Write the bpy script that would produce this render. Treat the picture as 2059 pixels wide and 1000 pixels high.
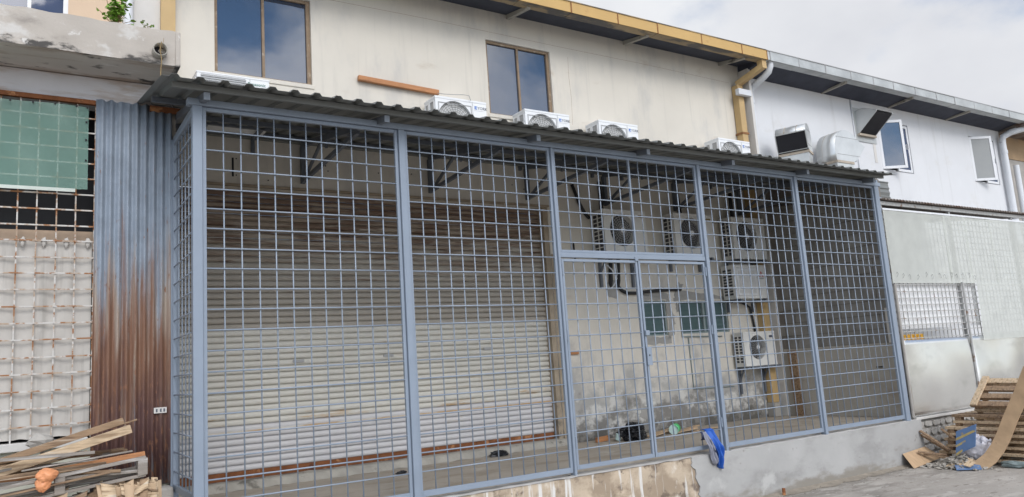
import bpy, math, random
from mathutils import Vector, Matrix, noise as mnoise
random.seed(7)
for o in list(bpy.data.objects): bpy.data.objects.remove(o)
scn = bpy.context.scene
COL = scn.collection
R = math.radians
# ------------------------------------------------------------------ camera
cam_d = bpy.data.cameras.new('camera'); cam = bpy.data.objects.new('camera', cam_d); COL.objects.link(cam)
cam_d.sensor_width = 36; cam_d.lens = 1546.44 / 2059 * 36; cam_d.clip_end = 2000; cam_d.clip_start = .05
r_ = Vector((.84272168, -.53427466, -.06611166)); u_ = Vector((-.02665721, -.16406653, .98608903)); w_ = Vector((.53768909, .82923625, .15250469))
m = Matrix((r_, u_, -w_)).transposed().to_4x4(); m.translation = (-1.14705, -5.88576, .98946)
cam.matrix_world = m
scn.camera = cam
# ------------------------------------------------------------------ world, sun, exposure
SUN_EL = 34; SUN_AZ = -8
wd = bpy.data.worlds.new('World'); scn.world = wd; wd.use_nodes = True
nt = wd.node_tree; N = nt.nodes; L = nt.links
for n in list(N): N.remove(n)
out = N.new('ShaderNodeOutputWorld'); bg = N.new('ShaderNodeBackground'); L.new(bg.outputs[0], out.inputs[0])
sky = N.new('ShaderNodeTexSky'); sky.sky_type = 'NISHITA'; sky.sun_disc = False
sky.dust_density = 0; sky.ozone_density = 2.5; sky.sun_elevation = R(SUN_EL); sky.sun_rotation = R(188)
tc = N.new('ShaderNodeTexCoord'); mp = N.new('ShaderNodeMapping'); mp.inputs['Scale'].default_value = (1, 1, 1.7); mp.inputs['Location'].default_value = (15.9, .6, 14.5)
L.new(tc.outputs['Generated'], mp.inputs[0])
n1 = N.new('ShaderNodeTexNoise'); n1.inputs['Scale'].default_value = 3.2; n1.inputs['Detail'].default_value = 7; n1.inputs['Roughness'].default_value = .52
L.new(mp.outputs[0], n1.inputs['Vector'])
rp = N.new('ShaderNodeMapRange'); rp.inputs[1].default_value = .35; rp.inputs[2].default_value = .56; rp.interpolation_type = 'SMOOTHSTEP'
L.new(n1.outputs[0], rp.inputs[0])
n2 = N.new('ShaderNodeTexNoise'); n2.inputs['Scale'].default_value = 3.5; n2.inputs['Detail'].default_value = 5
L.new(mp.outputs[0], n2.inputs['Vector'])
cr = N.new('ShaderNodeMapRange'); cr.inputs[1].default_value = .3; cr.inputs[2].default_value = .7
L.new(n2.outputs[0], cr.inputs[0])
cc = N.new('ShaderNodeMix'); cc.data_type = 'RGBA'; cc.inputs[6].default_value = (4.3, 4.4, 4.75, 1); cc.inputs[7].default_value = (5.6, 5.7, 5.9, 1)
L.new(cr.outputs[0], cc.inputs[0])
# thin cloud glows where the sun stands behind it
dt = N.new('ShaderNodeVectorMath'); dt.operation = 'DOT_PRODUCT'; L.new(tc.outputs['Generated'], dt.inputs[0])
dt.inputs[1].default_value = (math.sin(R(SUN_AZ)) * math.cos(R(SUN_EL)), -math.cos(R(SUN_AZ)) * math.cos(R(SUN_EL)), math.sin(R(SUN_EL)))
gm = N.new('ShaderNodeMapRange'); gm.inputs[1].default_value = -.2; gm.inputs[2].default_value = 1; gm.inputs[3].default_value = 0; gm.inputs[4].default_value = 1; L.new(dt.outputs['Value'], gm.inputs[0])
gp = N.new('ShaderNodeMath'); gp.operation = 'POWER'; gp.inputs[1].default_value = 2.2; L.new(gm.outputs[0], gp.inputs[0])
gq = N.new('ShaderNodeMath'); gq.operation = 'MULTIPLY_ADD'; gq.inputs[1].default_value = 2.0; gq.inputs[2].default_value = 1; L.new(gp.outputs[0], gq.inputs[0])
gv = N.new('ShaderNodeVectorMath'); gv.operation = 'SCALE'; L.new(cc.outputs[2], gv.inputs[0]); L.new(gq.outputs[0], gv.inputs['Scale'])
mx = N.new('ShaderNodeMix'); mx.data_type = 'RGBA'
L.new(rp.outputs[0], mx.inputs[0]); L.new(sky.outputs[0], mx.inputs[6]); L.new(gv.outputs[0], mx.inputs[7])
L.new(mx.outputs[2], bg.inputs[0]); bg.inputs[1].default_value = .1
sun_d = bpy.data.lights.new('sun', 'SUN'); sun = bpy.data.objects.new('sun', sun_d); COL.objects.link(sun)
sun_d.energy = .9; sun_d.angle = R(24); sun_d.color = (1, .965, .92)
sun.rotation_euler = (R(90 - SUN_EL), 0, R(SUN_AZ)); sun.location = (0, -20, 20)
scn.view_settings.view_transform = 'Standard'; scn.view_settings.look = 'None'
scn.view_settings.exposure = .62; scn.view_settings.gamma = 1
scn.render.engine = 'CYCLES'
scn.render.resolution_x = 1024; scn.render.resolution_y = 497
scn.cycles.max_bounces = 8; scn.cycles.transparent_max_bounces = 12

# ------------------------------------------------------------------ materials
def M(name, col, rough=.75, var=.12, scale=4., metal=0., bump=0., bscale=80., layers=(), spec=.4, stretch=(1, 1, 1)):
    """procedural weathered surface; layers: (colour, (sx,sy,sz), lo, hi[, k, z0]) noise masks in world metres, k*(z0-z) biases by height"""
    mt = bpy.data.materials.new(name); mt.use_nodes = True
    t = mt.node_tree; n = t.nodes; l = t.links; p = n['Principled BSDF']
    p.inputs['Roughness'].default_value = rough; p.inputs['Metallic'].default_value = metal; p.inputs['Specular IOR Level'].default_value = spec
    g = n.new('ShaderNodeNewGeometry'); pos = g.outputs['Position']
    def nz(sc, sv=(1, 1, 1), det=6, rg=.6, off=0):
        mpn = n.new('ShaderNodeMapping'); mpn.inputs['Scale'].default_value = sv; mpn.inputs['Location'].default_value = (off, off * 1.3, off * .7)
        l.new(pos, mpn.inputs[0])
        q = n.new('ShaderNodeTexNoise'); q.inputs['Scale'].default_value = sc; q.inputs['Detail'].default_value = det; q.inputs['Roughness'].default_value = rg
        l.new(mpn.outputs[0], q.inputs['Vector']); return q.outputs[0]
    a = nz(scale, stretch)
    mrn = n.new('ShaderNodeMapRange'); mrn.inputs[1].default_value = .3; mrn.inputs[2].default_value = .7; l.new(a, mrn.inputs[0])
    mix = n.new('ShaderNodeMix'); mix.data_type = 'RGBA'
    mix.inputs[6].default_value = (*[c * (1 - var) for c in col], 1); mix.inputs[7].default_value = (*[min(1, c * (1 + var)) for c in col], 1)
    l.new(mrn.outputs[0], mix.inputs[0]); cur = mix.outputs[2]
    for i, ly in enumerate(layers):
        c2, sv, lo, hi = ly[:4]
        v = nz(1, sv, 8, .62, 3.1 * (i + 1))
        if len(ly) > 4:
            k, z0 = ly[4:6]
            sp = n.new('ShaderNodeSeparateXYZ'); l.new(pos, sp.inputs[0])
            ma = n.new('ShaderNodeMath'); ma.operation = 'MULTIPLY_ADD'; ma.inputs[1].default_value = -k; ma.inputs[2].default_value = k * z0
            l.new(sp.outputs[2], ma.inputs[0])
            cl = n.new('ShaderNodeClamp'); cl.inputs[1].default_value = -.6; cl.inputs[2].default_value = .6; l.new(ma.outputs[0], cl.inputs[0])
            ad = n.new('ShaderNodeMath'); l.new(v, ad.inputs[0]); l.new(cl.outputs[0], ad.inputs[1]); v = ad.outputs[0]
        mr2 = n.new('ShaderNodeMapRange'); mr2.inputs[1].default_value = lo; mr2.inputs[2].default_value = hi; mr2.interpolation_type = 'SMOOTHSTEP'; l.new(v, mr2.inputs[0])
        m2 = n.new('ShaderNodeMix'); m2.data_type = 'RGBA'; l.new(mr2.outputs[0], m2.inputs[0]); l.new(cur, m2.inputs[6]); m2.inputs[7].default_value = (*c2, 1)
        cur = m2.outputs[2]
    l.new(cur, p.inputs['Base Color'])
    if bump:
        b = n.new('ShaderNodeBump'); b.inputs['Strength'].default_value = bump; b.inputs['Distance'].default_value = .01
        l.new(nz(bscale, (1, 1, 1), 4), b.inputs['Height']); l.new(b.outputs[0], p.inputs['Normal'])
    return mt
def glass(name, col, rough=.02, ior=2.0):
    mt = bpy.data.materials.new(name); mt.use_nodes = True; p = mt.node_tree.nodes['Principled BSDF']
    p.inputs['Base Color'].default_value = (*col, 1); p.inputs['Roughness'].default_value = rough; p.inputs['IOR'].default_value = ior
    n = mt.node_tree.nodes; l = mt.node_tree.links
    g = n.new('ShaderNodeNewGeometry'); q = n.new('ShaderNodeTexNoise'); q.inputs['Scale'].default_value = 2.5; q.inputs['Detail'].default_value = 2
    l.new(g.outputs['Position'], q.inputs['Vector']); b = n.new('ShaderNodeBump'); b.inputs['Strength'].default_value = .06; b.inputs['Distance'].default_value = .02
    l.new(q.outputs[0], b.inputs['Height']); l.new(b.outputs[0], p.inputs['Normal'])
    return mt
def sheer(name, col, trans, transl=.5):
    """thin see-through sheet: diffuse + translucent, partly transparent"""
    mt = bpy.data.materials.new(name); mt.use_nodes = True; t = mt.node_tree; n = t.nodes; l = t.links
    n.remove(n['Principled BSDF']); o = n['Material Output']
    d = n.new('ShaderNodeBsdfDiffuse'); tl = n.new('ShaderNodeBsdfTranslucent'); tp = n.new('ShaderNodeBsdfTransparent'); gl = n.new('ShaderNodeBsdfGlossy')
    g = n.new('ShaderNodeNewGeometry'); q = n.new('ShaderNodeTexNoise'); q.inputs['Scale'].default_value = 5; q.inputs['Detail'].default_value = 6; l.new(g.outputs['Position'], q.inputs['Vector'])
    mc = n.new('ShaderNodeMix'); mc.data_type = 'RGBA'; mc.inputs[6].default_value = (*[c * .82 for c in col], 1); mc.inputs[7].default_value = (*[min(1, c * 1.12) for c in col], 1); l.new(q.outputs[0], mc.inputs[0])
    l.new(mc.outputs[2], d.inputs[0]); l.new(mc.outputs[2], tl.inputs[0]); gl.inputs['Roughness'].default_value = .35
    a = n.new('ShaderNodeMixShader'); a.inputs[0].default_value = transl; l.new(d.outputs[0], a.inputs[1]); l.new(tl.outputs[0], a.inputs[2])
    a2 = n.new('ShaderNodeMixShader'); a2.inputs[0].default_value = .05; l.new(a.outputs[0], a2.inputs[1]); l.new(gl.outputs[0], a2.inputs[2])
    b = n.new('ShaderNodeMixShader'); b.inputs[0].default_value = trans; l.new(a2.outputs[0], b.inputs[1]); l.new(tp.outputs[0], b.inputs[2])
    l.new(b.outputs[0], o.inputs[0]); return mt

RUST = (.20, .075, .03)
m_paint = M('blue_grey_paint', (.24, .285, .35), .38, .06, 3, bump=.02, bscale=200)
m_bar = M('blue_grey_bar_paint', (.27, .315, .38), .25, .06, 6)
m_roof = M('grey_coated_sheet', (.18, .187, .18), .5, .08, 2, bump=.02, layers=[((.22, .22, .21), (3, .6, 3), .55, .8)])
m_steel = M('dark_and_shaded_steel', (.13, .145, .17), .5, .1, 5)  # dark brackets and plates; on trusses the shade under the roof is coloured in
m_stub = M('stub_grey_steel', (.22, .25, .29), .5, .1, 5)
m_cream = M('cream_render', (.635, .595, .525), .9, .04, 1.5, bump=.12, bscale=120, layers=[
    ((.51, .49, .455), (2.2, 1, .8), .50, .75), ((.53, .50, .445), (10, 1, .45), .54, .78), ((.47, .40, .32), (1.3, 1, 3.0), .60, .8),
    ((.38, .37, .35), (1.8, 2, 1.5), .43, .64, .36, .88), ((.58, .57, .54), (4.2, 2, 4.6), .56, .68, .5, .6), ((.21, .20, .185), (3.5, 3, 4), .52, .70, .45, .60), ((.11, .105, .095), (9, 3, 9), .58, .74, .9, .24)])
m_white = M('white_render', (.66, .668, .685), .85, .04, 1.2, bump=.08, bscale=140, layers=[((.55, .55, .55), (6, 1, .4), .56, .8), ((.60, .59, .57), (1.2, 1, 1.6), .55, .75)])
m_reveal = M('dirty_render_edge', (.34, .28, .21), .9, .2, 6, bump=.2, layers=[((.14, .12, .1), (6, 6, 6), .55, .7, .3, .6)])
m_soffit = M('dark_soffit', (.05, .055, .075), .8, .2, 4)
m_ygut = M('yellow_gutter_paint', (.53, .345, .13), .55, .06, 2, layers=[((.42, .24, .09), (4, 4, 7), .58, .75)])
m_yunder = M('yellow_gutter_underside', (.34, .26, .16), .7, .15, 3, layers=[((.13, .12, .11), (1.6, 5, 5), .46, .56)])
m_seam = M('rusty_seam', (.25, .12, .05), .8, .2, 9)
m_sgut = M('galvanised_gutter', (.46, .475, .47), .5, .2, 2.5, metal=.35, bump=.03, bscale=8)
m_duct = M('galvanised_duct', (.60, .615, .61), .34, .09, 4, metal=.6, bump=.04, bscale=5)
m_duct2 = M('taped_joint', (.42, .36, .29), .7, .2, 8)
m_black = M('black_inside', (.012, .012, .016), .6, .2, 5)
m_ypipe = M('yellow_pipe_paint', (.50, .35, .17), .6, .08, 3, layers=[((.4, .25, .11), (8, 8, 1), .6, .8)])
m_wpipe = M('white_pvc', (.66, .68, .71), .45, .04, 3)
m_brown = M('brown_window_frame', (.25, .18, .12), .7, .2, 8, layers=[((.42, .35, .27), (14, 14, 14), .55, .7)])
m_glass = glass('dark_window_glass', (.02, .04, .08), .015, 2.2)
m_glass2 = glass('blue_tinted_glass', (.02, .04, .10), .03, 1.5)
m_alu = M('white_aluminium', (.72, .73, .75), .4, .03, 4)
m_acw = M('white_ac_enamel', (.74, .75, .76), .38, .03, 2, layers=[((.6, .58, .54), (7, 7, 7), .62, .85)])
m_acold = M('aged_ac_enamel', (.68, .675, .65), .45, .05, 2, layers=[((.52, .50, .45), (5, 5, 3), .56, .8)])
m_wire = M('fan_guard_grey', (.36, .36, .36), .5, .06, 9)
m_wirew = M('fan_guard_white', (.6, .6, .59), .5, .06, 9)
m_guard = M('dark_grey_guard', (.13, .13, .13), .5, .06, 9)
m_fan = M('dark_fan', (.045, .045, .05), .5, .1, 9)
m_logo = M('blue_logo', (.05, .16, .50), .4, .05)
m_ink = M('dark_lettering', (.10, .11, .14), .5, .05)
m_green_ink = M('green_lettering', (.10, .22, .18), .5, .05)
m_red = M('red_logo', (.42, .05, .05), .5, .05)
m_goldlab = M('gold_label', (.32, .24, .10), .5, .1)
m_wood_or = M('orange_timber', (.42, .19, .08), .6, .18, 5, stretch=(2, 8, 30), layers=[((.18, .08, .04), (3, 9, 25), .55, .7)])
m_slat_r = M('rusty_brown_slat', (.40, .365, .315), .6, .07, 3, bump=.05, layers=[((.29, .235, .185), (1.6, 2, 14), .42, .64, -.4, 2.3), ((.16, .105, .075), (2.2, 3, 30), .54, .68, -.22, 2.3)])  # rust streaks over brown, denser and darker towards the top
m_slat_c = M('cream_slat', (.60, .58, .525), .55, .04, 3, bump=.04, layers=[((.50, .43, .34), (2.2, 2, 26), .60, .74), ((.46, .30, .15), (1.6, 2, 12), .55, .72, 1.2, .66)])
m_slat_w = M('white_slat', (.57, .56, .565), .5, .03, 3, layers=[((.50, .43, .34), (2, 2, 9), .62, .75)])
m_rust = M('flaking_rust', RUST, .9, .3, 9, bump=.3, layers=[((.42, .20, .09), (9, 9, 9), .56, .66), ((.08, .03, .02), (5, 5, 5), .58, .7)])
m_floor = M('dusty_concrete_floor', (.38, .335, .28), .9, .1, 1.5, bump=.12, bscale=50, layers=[((.30, .255, .20), (1.6, 3, 1), .5, .66), ((.47, .44, .39), (3, 4, 1), .6, .74)])
m_kerb = M('rough_concrete', (.36, .34, .30), .95, .16, 6, bump=.5, bscale=30, layers=[((.15, .14, .12), (4, 4, 6), .55, .66)])
m_ledge_new = M('fresh_grey_render', (.385, .38, .37), .85, .09, 1.6, bump=.1, bscale=90, layers=[((.30, .295, .285), (1.1, 1, 2), .50, .66), ((.25, .23, .20), (1.3, 1, 3), .5, .66, 1.0, -.40), ((.45, .445, .43), (2.5, 2, 3), .58, .72), ((.25, .24, .22), (7, 2, 9), .62, .72)])
m_ledge_old = M('stained_old_render', (.50, .41, .31), .95, .12, 3, bump=.4, bscale=40, layers=[((.33, .26, .19), (2.4, 2, 3.0), .46, .60), ((.17, .13, .10), (4.5, 2, 5), .54, .66), ((.64, .58, .50), (3.3, 2, 2.6), .58, .68), ((.66, .64, .61), (13, 3, .9), .54, .62), ((.10, .085, .07), (5.2, 3, 6), .64, .72)])
m_lip = M('pale_mortar', (.55, .53, .50), .95, .1, 6, bump=.3, bscale=50)
m_road = M('dusty_worn_concrete_road', (.39, .355, .315), .95, .12, 1.4, bump=.8, bscale=60, layers=[((.27, .245, .215), (.8, 1.9, 1), .48, .62), ((.47, .435, .39), (1.6, 4.0, 1), .54, .66), ((.24, .215, .185), (5, 11, 1), .56, .66), ((.52, .49, .45), (9, 16, 1), .60, .68), ((.17, .16, .15), (20, 26, 1), .64, .70)])
m_pebble = M('pebble', (.36, .33, .29), .95, .35, 30)
m_slab = M('weathered_slab', (.46, .42, .375), .95, .07, 2, bump=.25, bscale=40, layers=[((.56, .54, .51), (4, 3, 6), .55, .68), ((.33, .30, .27), (2.5, 2, 5), .55, .7), ((.08, .075, .07), (2.6, 2, 6), .55, .64, 1.7, 3.632), ((.60, .58, .55), (9, 3, 9), .62, .68)])
m_under = M('stained_underside', (.56, .52, .48), .95, .08, 2, bump=.15, layers=[((.38, .31, .26), (1.0, 4.5, 1), .46, .60), ((.62, .60, .57), (2.5, 6, 1), .56, .68), ((.07, .065, .06), (2.6, 5.5, 1), .55, .64)])
m_lav = M('faded_whitewash', (.62, .62, .645), .92, .06, 3, bump=.12, layers=[((.47, .41, .37), (1.1, 1, 7), .48, .62), ((.40, .36, .32), (2.5, 1, 12), .60, .70)])
m_peach = M('peach_render', (.62, .47, .34), .9, .06, 2, bump=.1, layers=[((.55, .50, .45), (2.5, 1, 2), .56, .7)])
m_offw = M('peeling_off_white', (.62, .60, .57), .9, .06, 3, bump=.15, layers=[((.30, .22, .16), (11, 3, 2.0), .64, .7)])
m_palegreen = M('pale_green_render', (.50, .50, .42), .9, .1, 3)
m_rustsheet = M('rusting_corrugated_zinc', (.265, .31, .37), .6, .12, 9, metal=.1, bump=.06, layers=[((.36, .30, .25), (13, 3, .55), .46, .66, .24, 2.05), ((.21, .11, .07), (17, 3, .6), .46, .66, .24, 1.95), ((.30, .24, .19), (22, 3, .9), .58, .72, .1, 1.6), ((.105, .055, .05), (9, 3, .8), .46, .70, .30, 1.30), ((.16, .15, .16), (26, 3, .7), .60, .70, .3, .8), ((.28, .12, .06), (6, 6, 5), .67, .70), ((.23, .115, .07), (45, 3, 9), .60, .68, .04, 1.9)])
m_wbar = M('chipped_white_paint', (.56, .54, .51), .7, .08, 9, layers=[((.40, .30, .22), (9, 6, 9), .46, .58), ((.30, .14, .06), (9, 6, 10), .50, .58)])
m_tarp = M('grey_white_tarp', (.50, .475, .44), .7, .07, 5, bump=.1, bscale=12, layers=[((.38, .36, .33), (14, 3, .8), .50, .70), ((.40, .34, .27), (6, 3, 2), .62, .75)])
m_board = M('weathered_plywood_backing', (.40, .30, .22), .85, .12, 6)
m_net = sheer('green_shade_cloth', (.23, .43, .35), .42, .2)
m_tag = M('pale_eyelet', (.55, .6, .55), .7)
m_fib = sheer('fibreglass_sheet', (.74, .76, .71), .19, .3)
m_plast = sheer('white_plastic_curtain', (.92, .92, .94), .0, .1)
m_nbar = M('weathered_grey_bar', (.40, .40, .39), .6, .15, 12, layers=[((.2, .13, .09), (9, 9, 9), .58, .66)])
m_zinc = M('dull_zinc_panel', (.74, .74, .73), .24, .10, .9, metal=.85, bump=.05, bscale=3, layers=[((.60, .60, .59), (1.2, 1, 2), .5, .7)])
m_nroof = M('brown_grey_corrugated', (.20, .17, .15), .7, .15, 4, layers=[((.12, .07, .05), (4, 4, 4), .5, .64)])
m_block = M('dark_grey_block', (.25, .238, .22), .95, .2, 3, bump=.3, bscale=40)  # blocks and mortar dark brown-grey, darker than the plaster below them
m_mort = M('dark_grey_mortar', (.20, .18, .16), .95, .1)
m_lowp = M('brown_grey_plaster', (.42, .39, .345), .9, .1, 2, bump=.1, layers=[((.33, .285, .235), (2, 2, 2), .5, .75)])
m_stone = M('rubble_stone', (.42, .40, .37), .95, .25, 8, bump=.5, bscale=30)
m_stonem = M('rubble_mortar', (.34, .32, .295), .95, .12, 9, bump=.4)
m_plank = M('bare_timber', (.29, .195, .12), .8, .3, 4, stretch=(1.5, 14, 14), bump=.15, layers=[((.15, .095, .06), (2.5, 30, 30), .48, .66), ((.42, .34, .26), (2, 25, 40), .60, .68)])
m_plankl = M('pale_timber', (.54, .405, .265), .8, .2, 4, stretch=(2, 12, 12), bump=.1, layers=[((.28, .19, .115), (3, 34, 34), .50, .66), ((.57, .48, .37), (2, 40, 50), .57, .65), ((.16, .11, .07), (9, 14, 14), .64, .70)])
m_plankg = M('grey_weathered_timber', (.27, .24, .21), .85, .2, 4, stretch=(1.5, 14, 18), bump=.2, layers=[((.44, .42, .40), (2, 20, 30), .54, .66)])
m_ply = M('worn_plywood', (.46, .315, .19), .75, .14, 3, stretch=(12, 2, 2), layers=[((.36, .235, .14), (3, 3, 3), .56, .72), ((.2, .13, .08), (12, 12, 12), .68, .72)])
m_blueb = M('faded_blue_paint', (.13, .22, .40), .7, .1, 5, layers=[((.34, .29, .22), (9, 9, 9), .60, .68)])
m_yel = M('faded_yellow_paint', (.50, .39, .16), .7, .15, 9, layers=[((.2, .25, .36), (12, 12, 12), .56, .62)])
m_sack = M('white_woven_sack', (.66, .64, .68), .7, .05, 8, bump=.2, bscale=40)
m_card = M('cardboard', (.47, .34, .22), .85, .12, 7)
m_orange = M('orange_plastic', (.70, .30, .14), .4, .12, 9)
m_bag = M('black_plastic', (.018, .019, .022), .3, .2, 9)
m_greenp = M('green_plastic', (.08, .50, .16), .4, .1)
m_cyan = M('pale_cyan_plastic', (.45, .6, .58), .4, .1)
m_jersey = M('royal_blue_jersey', (.02, .10, .42), .55, .12, 9, bump=.1)
m_jersw = M('grey_jersey_panel', (.30, .31, .37), .7, .1, 9)
m_navy = M('navy_cloth', (.03, .04, .09), .7, .1)
m_louv = glass('green_louvre_glass', (.10, .16, .165), .18, 1.6)
m_lframe = M('louvre_frame', (.23, .28, .28), .7, .15, 8)
m_cement = M('cement_patch', (.33, .32, .30), .95, .12, 9, bump=.3)
m_leaf = M('leaf_green', (.16, .30, .035), .55, .3, 30)
m_stem = M('dry_stem', (.28, .20, .10), .9, .2)
m_yc = M('yellow_crate', (.70, .38, .03), .5, .08)
m_ochre = M('ochre_render', (.40, .28, .17), .9, .15, 2, bump=.1, layers=[((.28, .22, .17), (2, 2, 2), .5, .7)])
m_conc = M('grey_concrete', (.38, .36, .33), .95, .12, 4, bump=.3)
m_ins = M('black_pipe_insulation', (.03, .03, .032), .7, .2)

# ------------------------------------------------------------------ builders
class MB:
    def __init__(s): s.v = []; s.f = []
    def add(s, vs, fs):
        b = len(s.v); s.v += [Vector(p) for p in vs]; s.f += [[b + i for i in f] for f in fs]; return s
    def box(s, x0, y0, z0, x1, y1, z1):
        return s.add([(x0, y0, z0), (x1, y0, z0), (x1, y1, z0), (x0, y1, z0), (x0, y0, z1), (x1, y0, z1), (x1, y1, z1), (x0, y1, z1)],
                     [(0, 3, 2, 1), (4, 5, 6, 7), (0, 1, 5, 4), (1, 2, 6, 5), (2, 3, 7, 6), (3, 0, 4, 7)])
    def obox(s, c, a, b, d):
        c, a, b, d = map(Vector, (c, a, b, d))
        vs = [c + i * a + j * b + k * d for k in (-1, 1) for i, j in ((-1, -1), (1, -1), (1, 1), (-1, 1))]
        return s.add(vs, [(0, 3, 2, 1), (4, 5, 6, 7), (0, 1, 5, 4), (1, 2, 6, 5), (2, 3, 7, 6), (3, 0, 4, 7)])
    def beam(s, p, q, w, h, up=(0, 0, 1)):
        p, q = Vector(p), Vector(q); d = q - p; a = d.normalized().cross(Vector(up)).normalized(); u = a.cross(d.normalized())
        return s.obox((p + q) / 2, d / 2, a * w / 2, u * h / 2)
    def tube(s, pts, r, n=8, caps=True):
        pts = [Vector(p) for p in pts]; b = len(s.v); k = len(pts); ref = None
        for i, p in enumerate(pts):
            d = (pts[min(i + 1, k - 1)] - pts[max(i - 1, 0)]).normalized()
            if ref is None: ref = d.orthogonal().normalized()
            ref = (ref - d * ref.dot(d)).normalized(); y = d.cross(ref)
            rr = r[i] if isinstance(r, (list, tuple)) else r
            for j in range(n):
                t = 2 * math.pi * j / n; s.v.append(p + ref * math.cos(t) * rr + y * math.sin(t) * rr)
        for i in range(k - 1):
            for j in range(n):
                a0 = b + i * n + j; a1 = b + i * n + (j + 1) % n; s.f.append([a0, a1, a1 + n, a0 + n])
        if caps: s.f.append([b + j for j in range(n)][::-1]); s.f.append([b + (k - 1) * n + j for j in range(n)])
        return s
    def prism(s, poly, vec):
        poly = [Vector(p) for p in poly]; n = len(poly); vec = Vector(vec)
        return s.add(poly + [p + vec for p in poly], [list(range(n))[::-1], list(range(n, 2 * n))] + [[i, (i + 1) % n, n + (i + 1) % n, n + i] for i in range(n)])
    def grid(s, fn, nu, nv):
        vs = [fn(i / nu, j / nv) for j in range(nv + 1) for i in range(nu + 1)]; w = nu + 1
        return s.add(vs, [(j * w + i, j * w + i + 1, (j + 1) * w + i + 1, (j + 1) * w + i) for j in range(nv) for i in range(nu)])
    def mesh(s, name, mat, smooth=False, org=Vector((0, 0, 0))):
        me = bpy.data.meshes.new(name); me.from_pydata([tuple(p - org) for p in s.v], [], s.f); me.update()
        if mat: me.materials.append(mat)
        if smooth: me.polygons.foreach_set('use_smooth', [True] * len(me.polygons))
        return me
LOC = {}
def link(name, data, parent=None, loc=(0, 0, 0)):
    o = bpy.data.objects.new(name, data); COL.objects.link(o); o.location = loc
    if parent: o.parent = parent
    return o
def tag(o, label=None, cat=None, group=None, kind=None):
    for k, v in (('label', label), ('category', cat), ('group', group), ('kind', kind)):
        if v: o[k] = v
    return o
def T(name, label, cat, loc=(0, 0, 0), group=None):
    o = link(name, None, None, loc); o.empty_display_size = .1; LOC[o] = Vector(loc); return tag(o, label, cat, group)
def wl(o): return LOC[o]
def O(mb, name, mat, parent=None, smooth=False, bevel=0, solid=0, auto=None):
    """world-space geometry -> one object; a top-level object gets its origin at the middle of its base"""
    if parent is None:
        xs = [p.x for p in mb.v]; ys = [p.y for p in mb.v]; zs = [p.z for p in mb.v]
        org = Vector(((min(xs) + max(xs)) / 2, (min(ys) + max(ys)) / 2, min(zs))); o = link(name, mb.mesh(name, mat, smooth, org), None, org); LOC[o] = org
    else:
        org = LOC[parent]; o = link(name, mb.mesh(name, mat, smooth, org), parent); LOC[o] = org
    if bevel:
        b = o.modifiers.new('bevel', 'BEVEL'); b.width = bevel; b.segments = 2; b.limit_method = 'ANGLE'; b.angle_limit = R(40)
    if solid:
        b = o.modifiers.new('thickness', 'SOLIDIFY'); b.thickness = solid
    if auto: 
        o.data.polygons.foreach_set('use_smooth', [True] * len(o.data.polygons)); o.data.set_sharp_from_angle(angle=R(auto))
    return o
def I(name, me, parent, at):
    """instance of shared mesh as a part, at a world position"""
    o = link(name, me, parent, Vector(at) - LOC[parent]); LOC[o] = Vector(at); return o
def S(mb, name, mat, **k): return tag(O(mb, name, mat, **k), kind='structure')
def copy_tree(o, parent=None):
    c = o.copy(); COL.objects.link(c); c.parent = parent
    for ch in o.children: copy_tree(ch, c)
    return c
def textmb(s, size, at, spacing=1.0):
    cu = bpy.data.curves.new('txt', 'FONT'); cu.body = s; cu.size = size; cu.space_character = spacing; cu.resolution_u = 2; cu.offset = size * .012
    ob = bpy.data.objects.new('txt', cu); COL.objects.link(ob)
    dg = bpy.context.evaluated_depsgraph_get(); me = bpy.data.meshes.new_from_object(ob.evaluated_get(dg))
    mb = MB(); a = Vector(at)
    mb.add([a + Vector((v.co.x, 0, v.co.y)) for v in me.vertices], [list(p.vertices) for p in me.polygons])
    bpy.data.objects.remove(ob); bpy.data.curves.remove(cu); bpy.data.meshes.remove(me); return mb
def wall(x0, x1, z0, z1, y, th, holes):
    """front face with rectangular openings and their reveals"""
    mb = MB(); xs = sorted({x0, x1, *[h[0] for h in holes], *[h[1] for h in holes]}); zs = sorted({z0, z1, *[h[2] for h in holes], *[h[3] for h in holes]})
    for a, b in zip(xs, xs[1:]):
        for c, d in zip(zs, zs[1:]):
            if any(h[0] <= a and b <= h[1] and h[2] <= c and d <= h[3] for h in holes): continue
            mb.add([(a, y, c), (b, y, c), (b, y, d), (a, y, d)], [(0, 1, 2, 3)])
    for a, b, c, d in holes:
        mb.add([(a, y, c), (a, y + th, c), (a, y + th, d), (a, y, d)], [(0, 1, 2, 3)]); mb.add([(b, y, c), (b, y + th, c), (b, y + th, d), (b, y, d)], [(3, 2, 1, 0)])
        mb.add([(a, y, d), (a, y + th, d), (b, y + th, d), (b, y, d)], [(0, 1, 2, 3)]); mb.add([(a, y, c), (a, y + th, c), (b, y + th, c), (b, y, c)], [(3, 2, 1, 0)])
    mb.add([(x0, y, z0), (x0, y + 3, z0), (x0, y + 3, z1), (x0, y, z1)], [(3, 2, 1, 0)]); mb.add([(x1, y, z0), (x1, y + 3, z0), (x1, y + 3, z1), (x1, y, z1)], [(0, 1, 2, 3)])
    return mb
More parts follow.
